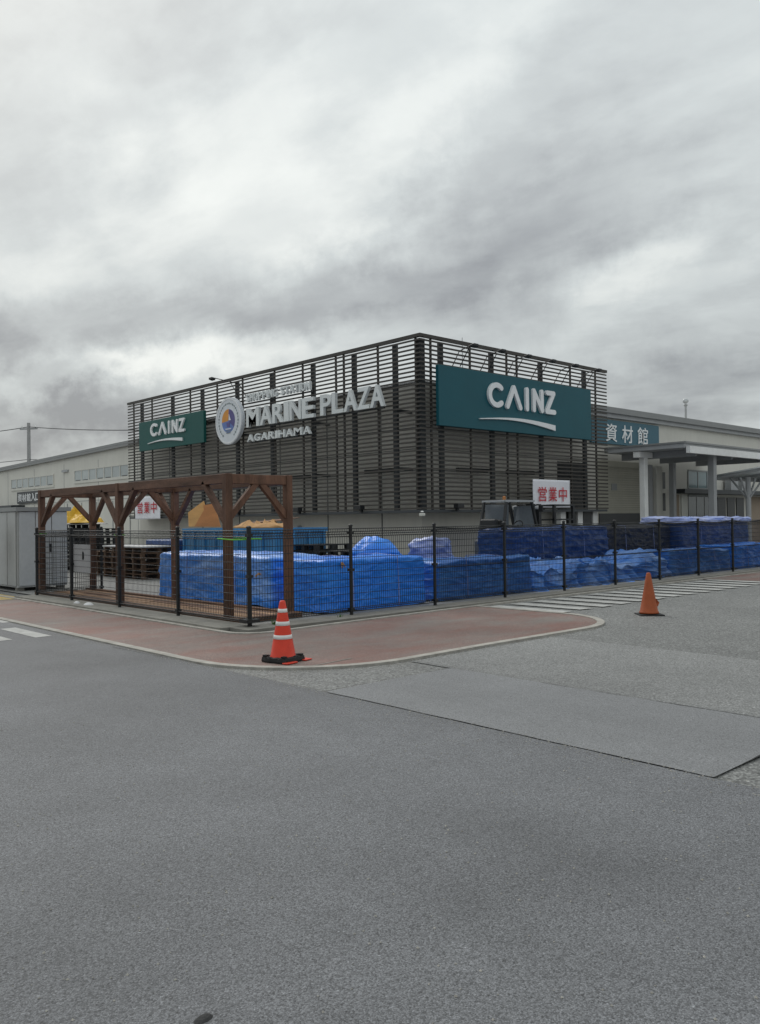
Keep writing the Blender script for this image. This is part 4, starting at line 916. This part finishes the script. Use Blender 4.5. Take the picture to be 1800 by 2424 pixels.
sheet3('plywood_sheet', 'plank_dark', [(13.2, 20.2, 1.55), (13.6, 20.2, 1.62), (13.7, 17.9, 1.74), (13.3, 17.9, 1.68)], .018, 'thin dark board tilted behind the crumpled cardboard', 'board')

# ================================================================== PALLETS
def pallet(mat, dx, dy, ht):
    t = bpy.data.objects.new('pallet', None); t.empty_display_size = .1; col.objects.link(t)
    n = 6; wd = dy/n
    for i in range(n): MB().box((-dx/2, -dy/2+i*wd+.01, ht-.022), (dx/2, -dy/2+(i+1)*wd-.01, ht)).build('deck_board', mat, t, local=True)
    for y in (-dy/2+.06, 0, dy/2-.06):
        MB().box((-dx/2, y-.05, 0), (dx/2, y+.05, .02)).build('bottom_board', mat, t, local=True)
        for x in (-dx/2+.06, 0, dx/2-.06): MB().box((x-.055, y-.05, .0205), (x+.055, y+.05, ht-.0225)).build('block', mat, t, local=True)
    return t
def pstack(proto, x, y, n, ht, mat, cat, where, grp, first):
    rr = random.Random(int(x*10+y))
    for k in range(n):
        o = proto if (first and k == 0) else copy_tree(proto)
        o.location = (x+rr.uniform(-.03, .03), y+rr.uniform(-.04, .04), .013+k*(ht+.001)); o.rotation_euler = (0, 0, rr.uniform(-.015, .015))
        nm = ('topmost' if k == n-1 else ORD[k]+('' if k == 0 else ' from the bottom'))
        tag(o, f'{cat}, {nm} in the stack {where}', 'pallet', grp)
bp_ = pallet('black_plastic', 1.1, 1.1, .145)
pstack(bp_, 12.75, 30.9, 11, .145, '', 'black plastic pallet', 'next to the grey shed', 'black pallets under the yellow tarp', True)
pstack(bp_, 12.75, 29.7, 11, .145, '', 'black plastic pallet', 'behind the white notice board', 'black pallets under the yellow tarp', False)
pstack(bp_, 12.75, 28.4, 10, .145, '', 'black plastic pallet', 'behind the far pergola post', 'black pallets under the yellow tarp', False)
wp_ = pallet('pallet_wood', 1.1, 1.2, .15)
pstack(wp_, 12.0, 22.95, 6, .15, '', 'brown wooden pallet', 'beside the blue container', 'wooden pallets in the yard', True)
pstack(wp_, 12.0, 24.3, 6, .15, '', 'brown wooden pallet', 'behind the middle pergola post', 'wooden pallets in the yard', False)
pstack(wp_, 12.15, 25.7, 5, .15, '', 'brown wooden pallet', 'next to the black pallets', 'wooden pallets in the yard', False)
o = MB().box((11.4, 22.3, .925), (12.55, 24.95, .965)).build('white_sheet', 'white_sheet', loc=(12, 23.6, .925), bevel=.005); tag(o, 'flat white sheet lying on the wooden pallets', 'sheet')
tarp_t = MB().box((12.62, 22.4, .012), (13.6, 24.4, 1.12)).build('wrapped_bundle', 'tarp_navy', loc=(13.1, 23.4, .012), bevel=.03); tag(tarp_t, 'blue wrapped bundle behind the white sheet', 'bundle')
pstack(bp_, 13.6, 16.9, 7, .145, '', 'black plastic pallet', 'right of the blue container', 'black pallets beside the container', False)
pstack(bp_, 13.75, 15.6, 6, .145, '', 'black plastic pallet', 'left of the blue mound', 'black pallets beside the container', False)
film = heap_mesh(12.75, 29.7, 1.622, .62, 1.95, .14, 8.8, lump=.2, crease=.3).build('plastic_film', 'film_grey', loc=(12.75, 29.7, 1.62), smooth=True); tag(film, 'dark grey plastic film over the top of the black pallets', 'film')
yt = empty('yellow_tarp', (12.75, 29.9, 1.7), 'crumpled bright yellow tarp thrown over the black pallet stacks', 'tarp')
heap_mesh(12.7, 30.0, 1.66, .55, .65, .52, 6.1, lump=.6, crease=.5).build('middle_fold', 'yellow_tarp', yt); heap_mesh(12.7, 29.0, 1.68, .5, .9, .28, 7.1, lump=.5, crease=.5).build('right_fold', 'yellow_tarp', yt); heap_mesh(12.7, 30.7, 1.68, .45, .6, .20, 9.1, lump=.5, crease=.5).build('left_fold', 'yellow_tarp', yt)

# ================================================================== SHED, CABINET, NOTICE
sd_ = empty('storage_shed', (8.0, 22.3, .012), 'grey metal storage shed beyond the far end of the fence', 'shed')
MB().box((7.50, 21.04, .10), (8.72, 24.0, 1.96)).build('body', 'shed_side', sd_)
MB().box((7.44, 20.96, 1.96), (8.80, 24.08, 2.06)).build('roof', 'roof_trim', sd_)
for i in range(3):
    MB().box((7.53+i*.40, 21.0, .14), (7.91+i*.40, 21.035, 1.94)).build('door_panel', 'shed_grey', sd_, bevel=.004)
for i in range(5): MB().box((7.47, 21.1+i*.58, .14), (7.495, 21.64+i*.58, 1.94)).build('side_panel', 'shed_side', sd_, bevel=.004)
for x in (7.6, 8.6):
    for y in (21.2, 23.8): MB().box((x-.08, y-.08, .0), (x+.08, y+.08, .10)).build('foot_block', 'concrete', sd_)
MB().box((8.26, 20.985, .95), (8.30, 20.999, 1.15)).build('handle', 'dark_metal', sd_)
ec = empty('electrical_cabinet', (7.0, 21.6, 0), 'cream electrical cabinet on a post at the left edge beside the shed', 'cabinet')
MB().box((6.85, 21.35, .85), (7.15, 21.75, 1.72)).build('box', 'cabinet_cream', ec, bevel=.01); MB().box((6.92, 21.45, 0.0), (7.10, 21.65, .85)).build('post', 'white_steel', ec); MB().box((6.838, 21.4, .95), (6.849, 21.7, 1.6)).build('door', 'cabinet_cream', ec)
nb = empty('notice_board', (7.31, 16.87, .64), 'white notice sheet with a dark mark hung on the left fence', 'notice')
MB().box((7.275, 16.43, .64), (7.287, 17.31, 1.21)).build('sheet', 'white_sheet', nb); k_ = MB().lathe((0, 0, 0), [(.045, 0), (.045, .004)], 12).build('dark_mark', 'dark_metal', nb)
k_.location = Vector((7.272, 16.75, .98))-Vector((7.31, 16.87, .64)); k_.rotation_euler = (0, R(-90), 0); k_.scale = (2.0, 1, 1)
for v in k_.data.vertices: v.co += Vector((7.31, 16.87, .64))

# ================================================================== FORKLIFT
fk = empty('forklift', (20.15, 15.9, .012), 'grey forklift whose overhead guard shows above the netted fence', 'forklift')
fx, fy = 20.15, 15.9
def fb(n_, a, b, m, bv=.02): return MB().box((fx+a[0], fy+a[1], a[2]), (fx+b[0], fy+b[1], b[2])).build(n_, m, fk, bevel=bv)
fb('chassis', (-.95, -.5, .25), (.8, .5, .75), 'forklift_paint'); fb('counterweight', (-1.25, -.48, .3), (-.952, .48, 1.05), 'forklift_paint', .08)
fb('hood', (-.95, -.42, .752), (-.15, .42, 1.05), 'forklift_paint', .05); s_ = fb('seat', (-.75, -.25, 1.052), (-.25, .25, 1.16), 'black_plastic', .04)
MB().box((fx-.85, fy-.25, 1.161), (fx-.72, fy+.25, 1.6)).build('backrest', 'black_plastic', s_, bevel=.04)
fb('cowl', (.45, -.45, .752), (.75, .45, 1.15), 'forklift_paint', .04)
for s in (-1, 1):
    MB().bar((fx+.72, fy+s*.44, 1.1), (fx+.42, fy+s*.42, 2.12), .07, .07).build('front_pillar', 'dark_metal', fk); MB().bar((fx-1.0, fy+s*.44, 1.0), (fx-.78, fy+s*.42, 2.12), .07, .07).build('rear_pillar', 'dark_metal', fk)
    wh = MB().tube([(fx+.55, fy+s*.42, .30), (fx+.55, fy+s*.60, .30)], .30, 20).build('wheel', 'rubber', fk); MB().tube([(fx+.55, fy+s*.595, .30), (fx+.55, fy+s*.61, .30)], .15, 16).build('rim', 'grey_steel', wh)
    wh = MB().tube([(fx-.85, fy+s*.40, .24), (fx-.85, fy+s*.56, .24)], .24, 20).build('wheel', 'rubber', fk); MB().tube([(fx-.85, fy+s*.555, .24), (fx-.85, fy+s*.57, .24)], .12, 16).build('rim', 'grey_steel', wh)
    MB().lathe((fx+.68, fy+s*.42, 1.9), [(.04, 0), (.08, .05), (.08, .1), (.03, .12)], 12).build('headlight', 'lamp_white', fk)
rf = MB().bar((fx-.82, fy-.44, 2.14), (fx+.5, fy-.44, 2.14), .07, .06).bar((fx-.82, fy+.44, 2.14), (fx+.5, fy+.44, 2.14), .07, .06).bar((fx-.82, fy-.40, 2.145), (fx-.82, fy+.40, 2.145), .07, .05).bar((fx+.5, fy-.40, 2.145), (fx+.5, fy+.40, 2.145), .07, .05).build('guard_roof', 'grey_steel', fk)
for i in range(6): MB().bar((fx-.6+i*.2, fy-.40, 2.15), (fx-.6+i*.2, fy+.40, 2.15), .03, .04).build('guard_bar', 'dark_metal', rf)
fb('mast', (.86, -.36, .1), (1.0, -.24, 2.06), 'dark_metal', .01); fb('mast', (.86, .24, .1), (1.0, .36, 2.06), 'dark_metal', .01)
fb('mast_crossbar', (.87, -.238, 1.9), (.99, .238, 2.02), 'dark_metal', .01); fb('mast_crossbar', (.87, -.238, 1.2), (.99, .238, 1.32), 'dark_metal', .01); fb('lift_cylinder', (.89, -.06, .2), (.97, .06, 1.19), 'grey_steel', .02)
fb('carriage', (1.002, -.45, .2), (1.05, .45, .7), 'dark_metal', .01)
for s in (-1, 1): fb('fork', (1.051, s*.3-.06, .08), (2.0, s*.3+.06, .12), 'dark_metal', .005)
fb('windscreen', (.60, -.40, 1.16), (.615, .40, 2.0), 'windscreen', 0); fb('side_sheet', (-.75, .40, 1.1), (.35, .412, 2.05), 'windscreen', 0); 
sw = MB(); sw.tube([(fx+.28+.17*math.cos(a)*.5, fy+.17*math.sin(a), 1.42+.17*math.cos(a)*.8) for a in [2*math.pi*i/16 for i in range(17)]], .015, 6); sw.build('steering_wheel', 'black_plastic', fk)
MB().tube([(fx+.45, fy, 1.15), (fx+.28, fy, 1.42)], .025, 8).build('steering_column', 'dark_metal', fk)
for s in (-1, 1):
    MB().bar((fx+.46, fy+s*.44, 2.0), (fx+.62, fy+s*.62, 2.02), .02, .02).build('mirror_arm', 'dark_metal', fk); MB().box((fx+.58, fy+s*.62-.08, 1.82), (fx+.62, fy+s*.62+.08, 2.02)).build('mirror', 'black_plastic', fk, bevel=.01)
    MB().tube([(fx+.95, fy+s*.18, .3), (fx+1.03, fy+s*.18, 1.2), (fx+.95, fy+s*.18, 1.95)], .018, 6).build('hose', 'rubber', fk)
MB().lathe((fx-.6, fy-.2, 2.17), [(.05, 0), (.05, .09), (.02, .12)], 12).build('beacon', 'plywood', fk)
MB().box((fx-1.15, fy-.3, 1.06), (fx-.98, fy+.3, 1.62)).build('gas_bottle_guard', 'dark_metal', fk, bevel=.04)
# second machine beside it: dark rolling rack
rk = empty('rolling_rack', (22.3, 15.9, .012), 'dark upright rolling rack with hanging straps right of the forklift', 'rack')
for dx in (-.5, .5):
    for dy in (-.35, .35): MB().box((22.3+dx-.04, 15.9+dy-.04, .1), (22.3+dx+.04, 15.9+dy+.04, 2.05)).build('upright', 'dark_metal', rk); MB().tube([(22.3+dx-.03, 15.9+dy, .06), (22.3+dx+.03, 15.9+dy, .06)], .05, 10).build('castor', 'rubber', rk)
for z in (.3, 1.0, 1.55, 2.0): MB().box((21.76, 15.5, z), (22.84, 16.3, z+.05)).build('shelf', 'dark_metal', rk)
for i in range(3): MB().box((21.9+i*.3, 15.55, 1.051), (22.12+i*.3, 15.95, 1.4)).build('bin', ('forklift_paint', 'white_sheet', 'black_plastic')[i], rk, bevel=.02)

# ================================================================== CONES AND SMALL THINGS
def cone(loc, label, mat, banded, rz):
    t = empty('traffic_cone', loc, label, 'traffic cone', 'traffic cones beside the pavement', rz)
    H, r1, r0_ = .70, .032, .148
    rad = lambda z: r0_+(r1-r0_)*(z-.05)/(H-.05)
    MB().lathe((0, 0, 0), [(rad(.03)+.012, .03), (rad(.06)+.008, .055), (rad(.07), .07), (rad(.3), .3), (rad(.5), .5), (rad(H-.02), H-.02), (r1*.8, H), (r1*.35, H+.002)], 36).build('body', mat, t, local=True, smooth=True)
    if banded:
        for z0, z1 in ((.262, .308), (.415, .462), (.565, .607)):
            MB().lathe((0, 0, 0), [(rad(z0)+.0005, z0), (rad(z0)+.003, z0+.001), (rad(z1)+.003, z1-.001), (rad(z1)+.0005, z1)], 36).build('reflective_band', 'cone_band', t, local=True, smooth=True)
        b = MB(); n = 40; vs = []
        for k, (sc, z) in enumerate(((1., .0), (1.03, .02), (.99, .055), (.88, .062))):
            for i in range(n):
                a = 2*math.pi*i/n; q = .192/max(abs(math.cos(a)), abs(math.sin(a)))**.72
                vs.append((q*sc*math.cos(a)*(1+.03*math.sin(i*5.3)), q*sc*math.sin(a), z+(.008*math.sin(i*2.7) if k > 1 else 0)))
        fs = [(j*n+i, j*n+(i+1) % n, (j+1)*n+(i+1) % n, (j+1)*n+i) for j in range(3) for i in range(n)]+[tuple(range(n))[::-1], tuple(range(3*n, 4*n))]
        MB().add(vs, fs).build('weight_base', 'rubber', t, local=True)
        MB().box((-.20, -.245, .004), (-.02, -.16, .018)).build('red_foot', 'cone_red', t, local=True, bevel=.004)
        MB().box((.12, -.235, .004), (.245, -.10, .016)).build('red_foot', 'cone_red', t, local=True, bevel=.004)
        for i in range(4):
            a = math.pi/4+i*math.pi/2; MB().cbox((.2*math.cos(a), .2*math.sin(a), .07), (.05, .05, .02)).build('base_lug', 'rubber', t, local=True)
    else:
        MB().poly([(-.20, -.20), (.20, -.20), (.215, .19), (-.19, .20)], .016).build('base_plate', 'rubber', t, local=True, bevel=.004)
        f = MB(); f.add([(.105, -.05, .27), (.100, .03, .27), (.165, -.03, .205), (.150, .05, .20), (.135, -.045, .14), (.13, .04, .14), (.100, -.02, .20)], [(0, 2, 3, 1), (2, 4, 5, 3), (0, 6, 2), (6, 4, 2)])
        fo_ = f.build('torn_flap', mat, t, local=True); fo_.modifiers.new('thickness', 'SOLIDIFY').thickness = .006
    return t
cone((5.84, 7.98, .005), 'red traffic cone with white reflective bands on a black rubber base', 'cone_red', True, R(12))
cone((12.86, 7.30, -.010), 'faded plain orange traffic cone with a torn side', 'cone_old', False, YAW*-1)
for (x, y, s, lb) in ((7.03, 16.5, .06, 'small white scrap of litter at the left fence foot'), (7.05, 16.0, .09, 'larger flat white scrap of litter at the left fence foot')):
    o = heap_mesh(x, y, .05, s, s*1.5, .04, x*3+y, n=14, rings=4).build('litter', 'white_sheet', loc=(x, y, .05)); tag(o, lb, 'litter')
def tuft(x, y, z, lb, n=26, hh=.11):
    mb = MB(); rr = random.Random(int(x*77))
    for i in range(n):
        a = rr.uniform(0, 6.28); d = rr.uniform(0, .05); l_ = rr.uniform(.4, 1)*hh; bx, by = x+d*math.cos(a), y+d*math.sin(a); t1 = (-math.sin(a)*.006, math.cos(a)*.006)
        mb.add([(bx-t1[0], by-t1[1], z), (bx+t1[0], by+t1[1], z), (bx+math.cos(a)*l_*.4, by+math.sin(a)*l_*.4, z+l_)], [(0, 1, 2)])
    o = mb.build('weed_tuft', 'grass', loc=(x, y, z)); tag(o, lb, 'weed')
tuft(7.62, 10.62, .046, 'green weed tuft by the fence foot behind the banded cone'); tuft(8.95, 10.64, .046, 'tiny green weed by the second fence post from the corner', 16, .07)
o = heap_mesh(1.45, 2.44, 0, .035, .022, .012, 4.4, n=12, rings=3).build('pebble', 'stone', loc=(1.45, 2.44, 0)); tag(o, 'dark flat pebble on the asphalt near the bottom edge', 'pebble')

# loose grit along the seams and the pavement edge, far too small to count
rg = random.Random(21); gm = MB()
def grain(x, y, z):
    r = rg.uniform(.003, .008); a = rg.uniform(0, 6.28)
    vs = [(x+r*math.cos(a+k*1.571)*rg.uniform(.7, 1.2), y+r*math.sin(a+k*1.571)*rg.uniform(.7, 1.2), z) for k in range(4)]+[(x+rg.uniform(-.3, .3)*r, y+rg.uniform(-.3, .3)*r, z+r*.9)]
    gm.add(vs, [(0, 1, 4), (1, 2, 4), (2, 3, 4), (3, 0, 4)])
for i in range(900): grain(5.03+rg.gauss(0, .05), rg.uniform(2.0, 13), .001)
for i in range(500):
    a = rg.uniform(180, 270); q = 1.79+abs(rg.gauss(0, .06)); grain(6.85+q*math.cos(R(a)), 8.75+q*math.sin(R(a)), -.011)
for i in range(600): grain(rg.uniform(6.8, 11), 6.97-abs(rg.gauss(0, .06)), -.003)
for i in range(900): grain(rg.uniform(1.0, 5.0), rg.uniform(1.2, 7), .001)
gt = gm.build('grit', 'kerb', kind='stuff'); tag(gt, 'scattered loose grit on the asphalt along seams and kerb', 'grit')
